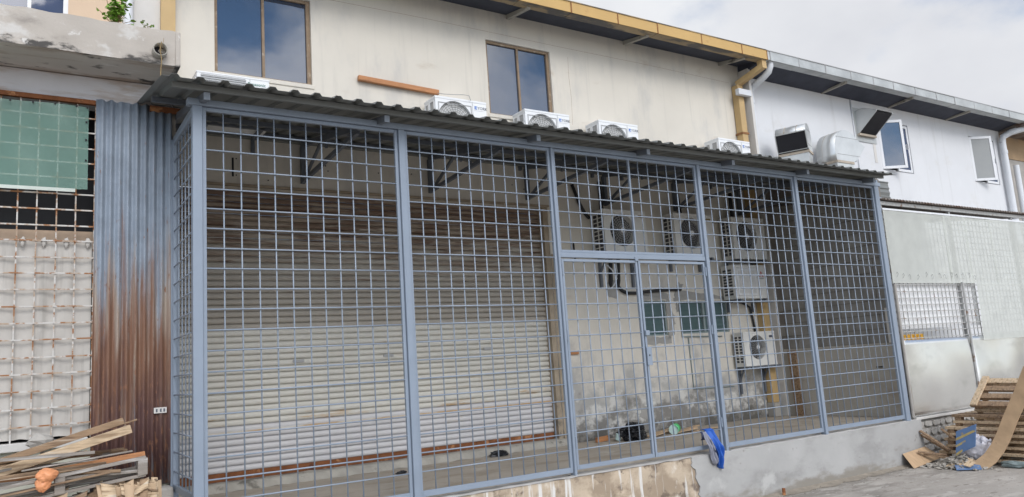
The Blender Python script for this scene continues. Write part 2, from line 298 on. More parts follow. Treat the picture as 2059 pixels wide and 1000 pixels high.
def blob(c, rad, amp, freq, seed, nu=20, nv=12, flat=None, wr=0):
    mb = MB(); vs = []; c = Vector(c)
    for j in range(nv + 1):
        ph = math.pi * j / nv
        for i in range(nu):
            th = 2 * math.pi * i / nu; d = Vector((math.sin(ph) * math.cos(th), math.sin(ph) * math.sin(th), math.cos(ph)))
            k = 1 + amp * mnoise.noise(d * freq + Vector((seed, seed * 2.3, 0))) + amp * .5 * mnoise.noise(d * freq * 2.7 + Vector((0, seed, seed)))
            if wr: k -= wr * abs(mnoise.noise(d * 5.5 + Vector((seed, 0, seed)))) + wr * .6 * abs(mnoise.noise(d * 11 + Vector((0, seed, 0))))
            p = Vector((d.x * rad[0] * k, d.y * rad[1] * k, d.z * rad[2] * k)) + c
            if flat is not None: p.z = max(p.z, flat)
            vs.append(p)
    return mb.add(vs, [(j * nu + i, (j + 1) * nu + i, (j + 1) * nu + (i + 1) % nu, j * nu + (i + 1) % nu) for j in range(nv) for i in range(nu)])

WY = 2.1      # face of the building's wall
GZ = -.56     # road level
def zr(y): return 3.215 + .185 * y          # underside of the canopy sheet

# ================================================================== SETTING
g = MB().add([(-300, -300, GZ), (300, -300, GZ), (300, 300, GZ), (-300, 300, GZ)], [(0, 1, 2, 3)]); S(g, 'road', m_road)
pf = S(MB().box(-.12, -.05, GZ - .1, 8.735, 5, -.03).box(8.745, .1, GZ - .1, 13.5, 5, -.045), 'platform', m_conc)
O(MB().box(-.12, .13, -.03, 8.69, 2.4, 0.0), 'floor_screed', m_floor, pf)
# pale mortar lip along the ledge
mb = MB()
mb.grid(lambda a, b: (-.1 + 8.84 * a, -.085 + .2 * b, -.026 + .008 * mnoise.noise(Vector((a * 60, b * 4, 1)))), 240, 4)
O(mb, 'mortar_lip', m_lip, pf, smooth=True)
mb = MB().grid(lambda a, b: (-.12 + 5.2 * a, -.075 + .006 * mnoise.noise(Vector((a * 30, b * 5, 2))), GZ - .05 + (abs(GZ) + .02) * b), 160, 20)
O(mb, 'old_render', m_ledge_old, pf, smooth=True)
def rag(b): return 4.60 + .10 * (1 - b) + .06 * mnoise.noise(Vector((b * 5, 3, 1))) + .03 * mnoise.noise(Vector((b * 17, 8, 1)))
mb = MB().grid(lambda a, b: ((1 - a) * rag(b) + a * 8.74, -.088 + .004 * mnoise.noise(Vector((a * 9, b * 2, 5))), GZ - .05 + (abs(GZ) + .026) * b), 100, 24)
mb.grid(lambda a, b: (rag(b), -.088 + .02 * a, GZ - .05 + (abs(GZ) + .026) * b), 1, 24)
O(mb, 'new_render', m_ledge_new, pf, smooth=True)
mb = MB().box(8.70, -.086, GZ - .05, 8.742, .3, -.031); O(mb, 'render_end', m_lip, pf)
# rubble retaining wall under the neighbouring shop
rw = T('rubble_wall', 'low rubble stone retaining wall beneath the zinc panels', 'wall', (10.5, .02, GZ))
O(MB().box(8.745, .03, GZ - .05, 13.5, .09, -.042), 'mortar_backing', m_stonem, rw)
rnd = random.Random(4)
z = GZ + .0; row = 0
while z < -.08:
    hgt = rnd.uniform(.085, .13); x = 8.80 + rnd.uniform(0, .05)
    if z + hgt > -.05: hgt = -.05 - z
    while x < 10.6:
        wd_ = rnd.uniform(.1, .2); k = 9; cx, cz = x + wd_ / 2, z + hgt / 2
        poly = []
        for i in range(k):
            t = 2 * math.pi * i / k; e = .82 + .22 * rnd.random()
            c_, s_ = math.cos(t), math.sin(t); f = 1 / max(abs(c_), abs(s_)) ** .72
            poly.append((cx + c_ * f * e * (wd_ / 2 - .004), -.008 + .014 * rnd.random(), cz + s_ * f * e * (hgt / 2 - .004)))
        O(MB().prism(poly, (0, .05, 0)), 'stone', m_stone, rw, bevel=.008)
        x += wd_ + .004
    z += hgt + .006; row += 1
O(MB().box(8.745, -.03, -.040, 13.5, .5, -.005), 'coping', m_lip, rw, bevel=.006)

# loose grit along the foot of the ledge
mb = MB(); rnd = random.Random(11)
for i in range(1500):
    x = rnd.uniform(4.2, 9.4); y = -.09 - abs(rnd.gauss(0, .16)) if x < 8.7 else rnd.uniform(-.9, -.05); r = rnd.uniform(.003, .011) * (1.8 if rnd.random() < .04 else 1)
    vs = [Vector((rnd.gauss(0, 1), rnd.gauss(0, 1), abs(rnd.gauss(0, .7)))).normalized() * r * rnd.uniform(.7, 1.2) for _ in range(4)]
    mb.add([v + Vector((x, y, GZ + .001)) for v in vs], [(0, 1, 2), (0, 2, 3), (0, 3, 1), (1, 3, 2)])
for i in range(900):
    x = rnd.uniform(3.5, 10); y = rnd.uniform(-3.0, -.2); r = rnd.uniform(.002, .007)
    vs = [Vector((rnd.gauss(0, 1), rnd.gauss(0, 1), abs(rnd.gauss(0, .7)))).normalized() * r for _ in range(4)]
    mb.add([v + Vector((x, y, GZ + .001)) for v in vs], [(0, 1, 2), (0, 2, 3), (0, 3, 1), (1, 3, 2)])
tag(O(mb, 'grit', m_pebble), 'scattered grit and small pebbles along the foot of the ledge', 'gravel', kind='stuff')

m_dirt = M('dry_dirt', (.27, .235, .19), .98, .2, 9, bump=.5, bscale=40)
mb = MB().grid(lambda a, b: (3.4 + 5.4 * a, -.085 - b * (.10 + .10 * abs(mnoise.noise(Vector((a * 11, 1, 2)))) + .05 * mnoise.noise(Vector((a * 60, 5, 2)))), GZ + .022 * (1 - b) ** 2 + .0035), 300, 5)
tag(O(mb, 'dirt_drift', m_dirt, smooth=True), 'dry brown dirt drifted along the foot of the ledge', 'dirt', kind='stuff')

# ================================================================== CREAM BUILDING
bA = T('cream_building', 'cream rendered two storey building behind the blue grey grille', 'building', (4.3, WY, 0))
SH = (.02, 4.62, .0, 3.02)     # shutter opening
W1 = (.50, 1.535, 4.235, 5.235); W2 = (3.835, 4.85, 4.2, 5.2)
LV1 = (6.10, 6.56, 1.29, 1.78); LV2 = (6.82, 7.80, 1.30, 1.765)
O(wall(-.02, 8.64, -.03, 5.62, WY, .16, [SH, W1, W2, LV1, LV2]), 'wall', m_cream, bA)
O(MB().box(4.55, WY + .012, 0, 4.622, WY + .2, 3.02), 'shutter_jamb', m_reveal, bA)
O(MB().box(4.622, WY - .006, 0, 4.75, WY + .01, 2.4), 'jamb_edge_stain', m_reveal, bA)
O(MB().box(.02, WY - .02, 3.02, 4.64, WY + .02, 3.045), 'lintel_bead', m_reveal, bA, bevel=.004)
# roller shutter, every slat its own piece
SY = WY + .13
rs = O(MB().box(.02, SY - .01, .075, 4.56, SY + .03, .155), 'roller_shutter', m_rust, bA)
rs['label'] = 'wide roller shutter, rusty brown above and cream below'
PITCH = .0635
def slatmesh(mat, nm):
    prof = [(.018, 0), (-.004, .001), (-.011, .009), (-.014, .022), (-.014, .036), (-.010, .047), (-.003, .0535), (.018, .0545), (.018, .0635)]
    mb = MB(); nx = 1
    vs = [(x, y, z_) for x in (0, 4.53) for y, z_ in prof]; k = len(prof)
    mb.add(vs, [(i, i + k, i + k + 1, i + 1) for i in range(k - 1)]); return mb.mesh(nm, mat, True)
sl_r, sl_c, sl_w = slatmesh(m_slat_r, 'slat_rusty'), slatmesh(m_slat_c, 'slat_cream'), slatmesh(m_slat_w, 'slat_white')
i = 0; z = .155
while z < 3.0:
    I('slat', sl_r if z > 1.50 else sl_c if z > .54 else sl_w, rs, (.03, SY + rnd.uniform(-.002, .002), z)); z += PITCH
O(MB().box(.03, SY - .026, .52, 4.55, SY - .012, .545), 'joint_strip', m_slat_c, rs)
for x, z in ((1.28, 1.19), (2.3, 1.2), (3.6, 1.22)):
    O(MB().box(x, SY - .024, z, x + .12, SY - .017, z + .03), 'pull_plate', m_wire, rs)
kb = MB().grid(lambda a, b: (.02 + 4.62 * a, 1.98 + .2 * b + .025 * mnoise.noise(Vector((a * 18, 2, 7))) * (1 - b), .0 + .075 * min(1, b * 3) + .012 * mnoise.noise(Vector((a * 25, b * 3, 3)))), 120, 8)
O(kb, 'threshold_kerb', m_kerb, bA, smooth=True)
O(MB().box(.66, WY - .004, 3.12, .68, WY - .002, 3.32), 'slot', m_black, bA); O(MB().box(2.62, WY - .004, 3.12, 2.64, WY - .002, 3.30), 'slot', m_black, bA)
for k in range(14):
    x = rnd.uniform(.3, 4.4); z = rnd.uniform(3.1, 3.4); O(MB().tube([(x, WY - .003, z), (x, WY - .001, z)], .008, 6), 'nail_hole', m_black, bA)
# hairline joints in the render
for seg in ([(1.6, 5.30), (3.0, 5.31), (5.2, 5.30), (6.6, 5.31), (8.4, 5.29)], [(5.16, 5.18), (5.15, 4.9), (5.165, 4.6), (5.15, 4.2)]):
    O(MB().tube([(x, WY, z + rnd.uniform(-.004, .004)) for x, z in seg], .0014, 5), 'crack', m_seam, bA)
# fixed windows
def fixed_window(o, tall):
    a, b, c, d = o
    wn = MB(); f = .035
    wn.box(a, WY + .03, c, a + f, WY + .08, d); wn.box(b - f - .01, WY + .03, c, b, WY + .08, d); wn.box(a + f, WY + .03, d - f, b - f - .01, WY + .08, d); wn.box(a + f, WY + .03, c, b - f - .01, WY + .08, c + .02)
    w_o = O(wn, 'window', m_brown, bA, bevel=.003)
    mid = (a + b) / 2 - .005
    O(MB().box(mid - .014, WY + .032, c + .02, mid + .014, WY + .075, d - f), 'mullion', m_brown, w_o)
    O(MB().box(a + f, WY + .055, c + .02, mid - .014, WY + .062, d - f), 'pane', m_glass, w_o)
    O(MB().box(mid + .014, WY + .056, c + .02, b - f - .01, WY + .063, d - f), 'pane', m_glass, w_o)
    O(MB().box(a - .02, WY - .012, c - .05, b + .02, WY + .06, c - .002), 'sill', m_cream, w_o, bevel=.004)
fixed_window(W1, 1); fixed_window(W2, 1)
# glass louvre windows
def louvre(o, bays):
    a, b, c, d = o
    f = MB().box(a, WY + .02, c, a + .025, WY + .1, d).box(b - .025, WY + .02, c, b, WY + .1, d).box(a + .025, WY + .02, d - .02, b - .025, WY + .1, d).box(a + .025, WY + .02, c, b - .025, WY + .1, c + .02)
    for k in range(1, bays): xm = a + (b - a) * k / bays; f.box(xm - .02, WY + .02, c + .02, xm + .02, WY + .1, d - .02)
    w_o = O(f, 'louvre_window', m_lframe, bA)
    O(MB().box(a, WY + .14, c, b, WY + .15, d), 'dark_room', m_black, w_o)
    n = 7; hh = (d - c - .04) / n; bw = (b - a) / bays - .05
    me = MB().obox((0, 0, 0), (bw / 2, 0, 0), (0, .012, -hh * .58), (0, .0024, .0006)).mesh('louvre_blade', m_louv)
    for k in range(bays):
        for q in range(n): I('louvre_blade', me, w_o, (a + (b - a) * (k + .5) / bays, WY + .06, c + .02 + hh * (q + .5)))
louvre(LV1, 1); louvre(LV2, 2)
# cement patches left round the openings
def patch(pts, seed, mat=m_cement, dy=.004):
    rr = random.Random(seed); P_ = []
    for (x, z), (x2, z2) in zip(pts, pts[1:] + pts[:1]):
        for k in range(5):
            t = k / 5; P_.append((x + (x2 - x) * t + rr.uniform(-.018, .018), WY - dy, z + (z2 - z) * t + rr.uniform(-.018, .018)))
    O(MB().prism(P_, (0, dy - .001, 0)), 'cement_patch', mat, bA)
patch([(6.56, 1.26), (6.66, 1.3), (6.70, 1.5), (6.64, 1.78), (6.56, 1.8)], 1); patch([(6.02, 1.78), (6.62, 1.80), (6.60, 1.9), (6.05, 1.88)], 2)
patch([(6.06, 1.17), (6.58, 1.18), (6.60, 1.28), (6.09, 1.28)], 3); patch([(6.72, 1.78), (7.2, 1.79), (7.9, 1.78), (7.6, 1.86), (6.75, 1.92)], 4)
patch([(6.74, 1.6), (6.81, 1.62), (6.81, 1.72), (6.75, 1.73)], 5); patch([(5.50, 1.85), (5.66, 1.8), (5.70, 2.0), (5.62, 2.1), (5.50, 2.02)], 6); patch([(6.79, 1.94), (6.90, 1.93), (6.92, 2.02), (6.82, 2.04)], 7)
patch([(7.0, .42), (7.9, .45), (7.9, .95), (7.0, .9)], 8, m_cream, .003)
patch([(5.88, .22), (6.04, .18), (6.03, .33), (5.94, .42)], 9)
# eave: soffit, gutters, brackets, roof
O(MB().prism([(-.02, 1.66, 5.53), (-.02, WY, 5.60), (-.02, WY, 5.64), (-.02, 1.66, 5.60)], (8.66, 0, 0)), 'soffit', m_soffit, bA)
O(MB().prism([(-.02, 1.6, 5.60), (-.02, 7, 6.7), (-.02, 7, 6.75), (-.02, 1.6, 5.64)], (8.66, 0, 0)), 'roof', m_roof, bA)
def gutter(xs, mf, mu, parent, z0=5.495, z1=5.652):
    """one open metal trough per length, lapped at the seams"""
    for a, b in zip(xs, xs[1:]):
        e = rnd.uniform(-.004, .004); q = MB()
        q.prism([(a + .004, 1.5 + e, z0 + e), (a + .004, 1.5 + e, z1), (a + .004, 1.515 + e, z1), (a + .004, 1.515 + e, z0 + .012)], (b - a - .008, 0, 0))
        s_ = O(q, 'gutter_length', mf, parent)
        O(MB().box(a + .004, 1.515 + e, z0 + .0 + e, b - .004, 1.66, z0 + .012), 'gutter_bottom', mu, s_)
        O(MB().box(a + .006, 1.490, z1 - .008, b - .006, 1.4985, z1 + .004), 'rolled_lip', mu if mf is m_ygut else m_wire, s_)
        O(MB().box(b - .008, 1.493, z0 - .006, b + .008, 1.51, z1 - .002), 'gutter_seam', m_seam if mf is m_ygut else m_wire, s_)
gutter([-.02, .9, 1.75, 2.6, 3.45, 4.0, 4.81, 5.6, 6.33, 7.2, 8.07, 8.65], m_ygut, m_yunder, bA)
for x in (2.2, 4.18, 6.2, 8.2): O(MB().prism([(x, 1.6, 5.465), (x, WY, 5.54), (x, WY, 5.60), (x, 1.6, 5.505)], (.05, 0, 0)), 'eave_bracket', m_kerb, bA)
# down pipe in yellow paint
yp = MB().beam((8.60, 1.58, 5.5), (8.60, 1.58, 5.36), .1, .1, (0, 1, 0)); O(yp, 'outlet', m_ypipe, bA)
ypp = T('yellow_downpipe', 'square yellow rainwater downpipe with elbow at the cream wall corner', 'downpipe', (8.5, 2.03, .2))
O(MB().beam((8.60, 1.56, 5.40), (8.50, 2.02, 5.24), .1, .09), 'offset_elbow', m_ypipe, ypp, bevel=.008)
O(MB().box(8.44, 1.965, .21, 8.565, 2.09, 5.22), 'pipe_shaft', m_ypipe, ypp, bevel=.008)
O(MB().box(8.43, 1.95, -.0, 8.575, 2.095, .208), 'concrete_foot', m_conc, ypp, bevel=.01)
for z in (.9, 2.6, 4.4): O(MB().box(8.425, 1.955, z, 8.58, 2.1, z + .03), 'pipe_strap', m_seam, ypp)
jb = tag(O(MB().box(8.36, 1.88, 5.02, 8.66, 1.955, 5.12), 'junction_box', m_wpipe, bevel=.006), 'small white box clamped over the yellow downpipe', 'junction box')
wp = T('white_downpipe', 'round white downpipe with swan neck where the cream and white walls meet', 'downpipe', (8.77, 2.0, 3.3))
O(MB().tube([(8.80, 1.58, 5.52), (8.80, 1.58, 5.44), (8.80, 1.62, 5.36), (8.79, 1.72, 5.30), (8.775, 1.88, 5.24), (8.77, 1.97, 5.19), (8.77, 2.0, 5.1)], .052, 14), 'swan_neck', m_wpipe, wp, auto=50)
O(MB().tube([(8.77, 2.0, 5.1), (8.77, 2.0, 3.3)], .05, 16), 'pipe_shaft', m_wpipe, wp, auto=50)
for z in (4.95, 5.12): O(MB().tube([(8.77, 2.0, z), (8.77, 2.0, z + .06)], .057, 16), 'collar', m_wpipe, wp, auto=50)
# pier between the two shops seen inside the enclosure
tag(O(MB().box(8.645, 1.9, 0, 8.70, WY + .2, 5.5), 'party_wall_pier', m_offw), 'narrow off white pier between cream and white buildings', 'pier')
ip = tag(O(MB().tube([(8.61, 2.03, 0.05), (8.60, 2.03, 2.2)], .022, 10), 'thin_white_pipe', m_wpipe, smooth=True), 'thin white pipe running down beside the yellow downpipe inside the enclosure', 'pipe')
ob_ = tag(O(MB().obox((8.66, 1.7, .48), (.015, 0, 0), (0, .07, 0), (0, .015, .48)), 'brown_plank', m_plank), 'brown plank leaning in the back corner of the enclosure', 'plank')

# ================================================================== WHITE BUILDING
bB = T('white_building', 'white rendered two storey building on the right with open casement windows', 'building', (12.9, WY, 0))
CA = (12.42, 13.45, 4.18, 5.16); CB = (15.75, 16.80, 4.2, 5.2)
O(wall(8.70, 17.1, -.03, 5.62, WY, .18, [CA, CB]), 'wall', m_white, bB)
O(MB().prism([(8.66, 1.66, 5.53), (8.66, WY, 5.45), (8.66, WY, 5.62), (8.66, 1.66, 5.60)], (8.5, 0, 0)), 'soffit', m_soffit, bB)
O(MB().prism([(8.66, 1.6, 5.60), (8.66, 7, 6.7), (8.66, 7, 6.75), (8.66, 1.6, 5.64)], (9.5, 0, 0)), 'roof', m_roof, bB)
gutter([8.66, 8.73, 9.43, 10.13, 10.83, 11.48, 12.10, 12.81, 13.53, 14.19, 14.92, 15.63, 16.35, 17.1], m_sgut, m_sgut, bB, 5.495, 5.65)
for x in (10.8, 12.85, 14.9): O(MB().prism([(x, 1.6, 5.46), (x, WY, 5.44), (x, WY, 5.47), (x, 1.6, 5.50)], (.05, 0, 0)), 'eave_bracket', m_kerb, bB)
def casement(o, a1, a2, gm1, gm2):
    a, b, c, d = o; f = .045
    fr = MB().box(a, WY + .06, c, a + f, WY + .12, d).box(b - f, WY + .06, c, b, WY + .12, d).box(a + f, WY + .06, d - f, b - f, WY + .12, d).box(a + f, WY + .06, c, b - f, WY + .12, c + f)
    w_o = O(fr, 'casement_window', m_alu, bB)
    O(MB().box(a, WY + .4, c - .1, b, WY + .42, d + .1), 'dark_room', m_black, w_o)
    for hx, ang, sg, gm in ((a + .02, a1, 1, gm1), (b - .02, a2, -1, gm2)):
        h = Vector((hx, WY + .02, c + .02)); e = Vector((sg * math.cos(R(ang)), -math.sin(R(ang)), 0)); n = Vector((-e.y, e.x, 0)) * .016; W = (b - a) / 2 - .03; H = d - c - .04; up = Vector((0, 0, 1))
        lf = MB(); t = .05
        for (u0, u1, v0, v1) in ((0, t, 0, H), (W - t, W, 0, H), (t, W - t, 0, t), (t, W - t, H - t, H)):
            lf.obox(h + e * (u0 + u1) / 2 + up * (v0 + v1) / 2, e * (u1 - u0) / 2, n, up * (v1 - v0) / 2)
        O(lf, 'sash', m_alu, w_o, bevel=.003)
        O(MB().obox(h + e * W / 2 + up * H / 2, e * (W / 2 - t), n * .2, up * (H / 2 - t)), 'pane', gm, w_o)
    O(MB().obox((hx - .3, WY - .12, c + .48), (.012, 0, 0), (0, .03, 0), (0, 0, .05)), 'window_catch', m_alu, w_o)
m_frost = M('grey_insect_mesh', (.30, .31, .31), .6, .05, 2)
casement(CA, 30, 0, m_glass, m_glass2); casement(CB, 30, 0, m_frost, m_glass2)
cd = tag(O(MB().tube([(11.65, WY - .012, 5.45), (11.65, WY - .012, 3.2)], .013, 8), 'wall_conduit', m_wpipe, smooth=True), 'thin conduit running down the white wall by the vent hood', 'conduit')
dp = T('grey_downpipe', 'pale downpipe at the far right end of the white wall', 'downpipe', (16.98, 1.95, 2.9))
O(MB().tube([(17.3, 1.58, 5.5), (17.25, 1.62, 5.40), (17.1, 1.85, 5.36), (17.0, 1.98, 5.28), (16.98, 2.0, 5.15)], .07, 12), 'swan_neck', m_wpipe, dp, auto=50)
O(MB().tube([(16.98, 2.0, 5.15), (16.98, 2.0, 2.9)], .068, 14), 'pipe_shaft', m_wpipe, dp, auto=50)
O(MB().tube([(16.98, 2.0, 4.9), (16.98, 2.0, 4.97)], .078, 14), 'collar', m_wpipe, dp, auto=50)
fb = T('ochre_building', 'ochre and grey building end at the far right edge', 'building', (19, WY + .1, 0))
O(MB().box(17.1, WY + .1, 4.9, 24, 6, 5.6), 'upper_wall', m_ochre, fb); O(MB().box(17.1, WY + .12, -.5, 24, 6, 4.9), 'wall', m_conc, fb)
O(MB().box(17.12, 1.5, 5.42, 24, WY + .1, 5.6), 'eave', m_nroof, fb)
for k in (0,): O(MB().tube([(17.55, 2.05, 4.7), (17.55, 2.05, 3.0)], .06, 12), 'downpipe', m_wpipe, fb, auto=50)

# ------------------------------------------------------------------ kitchen extract ducts
def elbow(name, label, base, width, wdir, fdir, prof, foot):
    """sheet metal gooseneck: side profile (forward, up) swept along wdir"""
    b = Vector(base); wv = Vector(wdir).normalized(); fv = Vector(fdir).normalized(); t = T(name, label, 'duct', base)
    pt = lambda f_, z_, s_: b + fv * f_ + Vector((0, 0, z_)) + wv * s_
    back, mouth = prof
    n = len(back); mb = MB()
    mb.add([pt(f_, z_, s_) for s_ in (0, width) for f_, z_ in back], [(i, i + 1, n + i + 1, n + i) for i in range(n - 1)])
    sh = O(mb, 'duct_shell', m_duct, t, auto=40, solid=.004)
    for q in (.3, .7):
        sm = MB().tube([pt(f_, z_, width * q) + Vector((0, 0, .002)) for f_, z_ in back], .005, 5); O(sm, 'duct_seam', m_duct2, t, smooth=True)
    for zq in (.2, .75):
        zz_ = back[0][1] + zq * (max(z_ for f_, z_ in back) - back[0][1]); fl = [f_ for f_, z_ in back if abs(z_ - zz_) < .2]
        O(MB().beam(pt(.03, zz_, width + .005), pt(max(f_ for f_, z_ in back) * .8, zz_, width + .005), .004, .006), 'cheek_seam', m_wire, t)
    for s_ in (0, width):
        O(MB().prism([pt(f_, z_, s_) for f_, z_ in back + mouth], wv * (.004 if s_ else -.004)), 'side_cheek', m_duct, t)
    p0, p1 = back[-1], (mouth[-1] if False else mouth[0])
    O(MB().add([pt(*back[-1], .01), pt(*back[-1], width - .01), pt(*p1, width - .01), pt(*p1, .01)], [(0, 1, 2, 3)]), 'mouth', m_black, t)
    dv = (pt(*p1, 0) - pt(*back[-1], 0)); nv = wv.cross(dv).normalized() * .012
    rim = MB()
    for A, B in ((pt(*back[-1], 0), pt(*back[-1], width)), (pt(*p1, 0), pt(*p1, width)), (pt(*back[-1], 0), pt(*p1, 0)), (pt(*back[-1], width), pt(*p1, width))): rim.beam(A, B, .012, .02, nv)
    O(rim, 'mouth_rim', m_duct, t)
    ft = MB(); zb = -foot
    f0, f1 = prof[0][0][0], p1[0]; z0, z1 = prof[0][0][1], mouth[-1][1] if len(mouth) > 1 else p1[1]
    top = [pt(f0, z0, 0), pt(f0, z0, width), pt(mouth[-1][0], mouth[-1][1], width), pt(mouth[-1][0], mouth[-1][1], 0)]
    cx = sum(top, Vector()) / 4; bot = [cx + (p - cx) * .72 + Vector((0, 0, -foot)) for p in top]
    ft.add(top + bot, [(0, 1, 5, 4), (1, 2, 6, 5), (2, 3, 7, 6), (3, 0, 4, 7)])
    O(ft, 'transition_foot', m_duct, t)
    jt = MB()
    for A, B in zip(top, top[1:] + top[:1]): jt.beam(A + Vector((0, 0, -.02)), B + Vector((0, 0, -.02)), .02, .04)
    O(jt, 'taped_joint', m_duct2, t)
    return t
c45 = math.cos(R(45))
arc = lambda c, r, a0, a1, k: [(c[0] + r * math.cos(R(a0 + (a1 - a0) * i / k)), c[1] + r * math.sin(R(a0 + (a1 - a0) * i / k))) for i in range(k + 1)]
elbow('exhaust_duct', 'galvanised gooseneck duct with black mouth facing the street', (9.27, 1.90, 4.05), .46, (.42, -.907, 0), (-.907, -.42, 0),
      ([(0, 0), (0, .22)] + arc((.20, .24), .20, 175, 30, 9) + [(.395, .29)], [(.31, .02), (.29, 0)]), .88)
elbow('exhaust_duct', 'rounded galvanised duct turned away from the camera, right of the black mouthed one', (10.14, 1.88, 4.01), .36, (0, -1, 0), (1, 0, 0),
      ([(0, 0), (-.01, .12)] + arc((.34, .20), .345, 165, 42, 10) + [(.82, .30)], [(.54, .03), (.46, 0)]), .82)
# wall vent hood
vh = T('vent_hood', 'grey metal vent hood with slanted black opening on the white wall', 'vent hood', (11.85, WY, 4.75))
sp_ = [(WY, 4.80), (WY, 5.22), (WY - .16, 5.24), (WY - .44, 5.13), (WY - .44, 5.10), (WY - .06, 4.80)]
for x in (11.72, 12.22): O(MB().prism([(x, y, z) for y, z in sp_], (.012, 0, 0)), 'side_cheek', m_duct, vh)
O(MB().add([(x, y, z) for x in (11.72, 12.232) for y, z in sp_[1:4]], [(0, 1, 4, 3), (1, 2, 5, 4)]), 'top_sheet', m_duct, vh, solid=.004)
O(MB().add([(11.735, WY - .43, 5.105), (12.22, WY - .43, 5.105), (12.22, WY - .06, 4.805), (11.735, WY - .06, 4.805)], [(0, 1, 2, 3)]), 'mouth', m_black, vh)
O(MB().box(11.72, WY - .07, 4.76, 12.24, WY, 4.80), 'bottom_rail', m_duct2, vh)
O(MB().box(11.66, WY - .016, 4.66, 12.30, WY - .002, 5.30), 'backing_plate', m_sgut, vh)
O(MB().obox((12.23, WY - .004, 4.5), (.04, 0, 0), (0, .003, 0), (0, 0, .2)), 'mortar_smear', m_offw, vh)

# ================================================================== LEFT BUILDING
bC = T('weathered_building', 'weathered building on the left with a projecting concrete slab', 'building', (-2, 1.5, GZ))
O(wall(-5, -.37, 3.6, 6.2, WY, .15, [(-2.2, -.83, 4.48, 5.5)]), 'upper_wall', m_peach, bC)
O(MB().box(-.37, WY - .01, 3.6, -.02, WY + .15, 6.2), 'off_white_strip', m_offw, bC)
O(MB().box(-.025, WY - .07, 3.6, .11, WY + .1, 6.2), 'yellow_pilaster', m_ypipe, bC)
O(MB().tube([(-.32, WY - .06, 3.85), (-.32, WY - .06, 6.2)], .045, 14), 'vertical_pipe', m_wpipe, bC, auto=50)
wv = O(MB().box(-.87, WY + .01, 4.48, -.83, WY + .08, 5.5).box(-1.16, WY + .02, 4.48, -1.13, WY + .08, 5.5).box(-2.2, WY + .01, 4.48, -.87, WY + .08, 4.51), 'window', m_alu, bC)
O(MB().box(-2.2, WY + .05, 4.51, -.87, WY + .056, 5.5), 'pane', m_glass2, wv)
sf = MB().grid(lambda a, b: (-5 + 4.9 * a, .5 + .01 * mnoise.noise(Vector((a * 30, b * 3, 4))), 3.578 + (.292 + .012 * mnoise.noise(Vector((a * 40, 1, 9)))) * b), 160, 8)
slab = O(sf, 'slab', m_slab, bC, smooth=True)
O(MB().add([(-5, .5, 3.578), (-.1, .5, 3.578), (-.1, WY, 3.60), (-5, WY, 3.60)], [(0, 3, 2, 1)]), 'underside', m_under, slab)
O(MB().box(-5, .515, 3.60, -.1, .6, 3.868), 'upstand', m_slab, slab); O(MB().box(-5, .6, 3.60, -.1, WY, 3.68), 'top', m_slab, slab)
O(MB().box(-.135, .49, 3.57, -.096, .9, 3.872), 'end_cap', m_slab, slab, bevel=.008)
O(MB().tube([(-.255, .42, 3.675), (-.255, .56, 3.675)], .056, 18, caps=False), 'spout', m_kerb, slab, smooth=True, solid=.008)
O(MB().tube([(-.255, .50, 3.675), (-.255, .51, 3.675)], .05, 16), 'spout_hole', m_black, slab)
O(MB().box(-5, 1.0, 3.375, -.02, 1.25, 3.578), 'fascia_beam', m_lav, bC)
O(MB().box(-5, 1.0, GZ, -.10, 1.2, .62), 'base_wall', m_palegreen, bC)
O(MB().box(-5, .94, .62, -.68, 1.2, .68), 'sill', m_lip, bC, bevel=.006)
O(MB().box(-5, 1.5, .6, -.1, 1.55, 3.5), 'inner_wall', m_black, bC)
O(MB().box(-.12, 1.02, GZ, -.05, 2.0, 3.5), 'return_wall', m_conc, bC)
O(MB().box(-5, 1.09, 2.16, -.66, 1.12, 2.30), 'backing_board', m_board, bC)
tag(O(MB().box(-5, .96, 3.335, -.665, 1.0, 3.372), 'rusty_angle_bar', m_rust, bevel=.003), 'flaking rusty steel angle above the green shade cloth', 'steel bar')
# white chipped grille
gl = T('white_window_grille', 'chipped white window grille with rust spots over the grey tarpaulin', 'grille', (-1.2, .985, .68))
hb = MB().box(-3.0, .977, -.0055, -.655, .988, .0055).mesh('horizontal_bar', m_wbar); vb = MB().box(-.005, .989, .68, .005, 1.0, 3.35).mesh('vertical_bar', m_wbar)
for k in range(21): I('horizontal_bar', hb, gl, (0, rnd.uniform(-.002, .002), 3.345 - .1275 * k + rnd.uniform(-.004, .004)))
for k in range(14): I('vertical_bar', vb, gl, (-.66 - .1305 * k + rnd.uniform(-.003, .003), 0, 0))
def tarpf(a, b):
    x = -2.6 + 1.93 * a; z = .70 + 1.50 * b
    return (x, 1.028 + .009 * math.sin(x * 31 + 7 * mnoise.noise(Vector((x * 3, z * .8, 0)))) * (1.1 - .5 * b) + .012 * mnoise.noise(Vector((x * 9, z * 2.2, 3))), z + .012 * mnoise.noise(Vector((x * 12, 1, 1))))
tarp = tag(O(MB().grid(tarpf, 220, 40), 'tarpaulin', m_tarp, smooth=True), 'wrinkled grey white tarpaulin tied behind the white grille', 'tarpaulin')
for x in (-1.14, -1.0, -.85, -.7):
    O(blob((x, 1.0, 2.19), (.02, .012, .04), .4, 2, x, 8, 6), 'tie_knot', m_tarp, tarp, smooth=True)
def netf(a, b):
    x = -2.6 + 1.885 * a; z = 2.60 + .70 * b + .045 * (a - .7) * (1 - b)
    return (x, .945 + .012 * mnoise.noise(Vector((x * 3, z * 3, 6))) + .012 * math.sin(x * 9 + z * 4), z)
net = tag(O(MB().grid(netf, 80, 30), 'shade_cloth', m_net, smooth=True), 'green shade cloth hung over the top of the white grille', 'shade cloth')
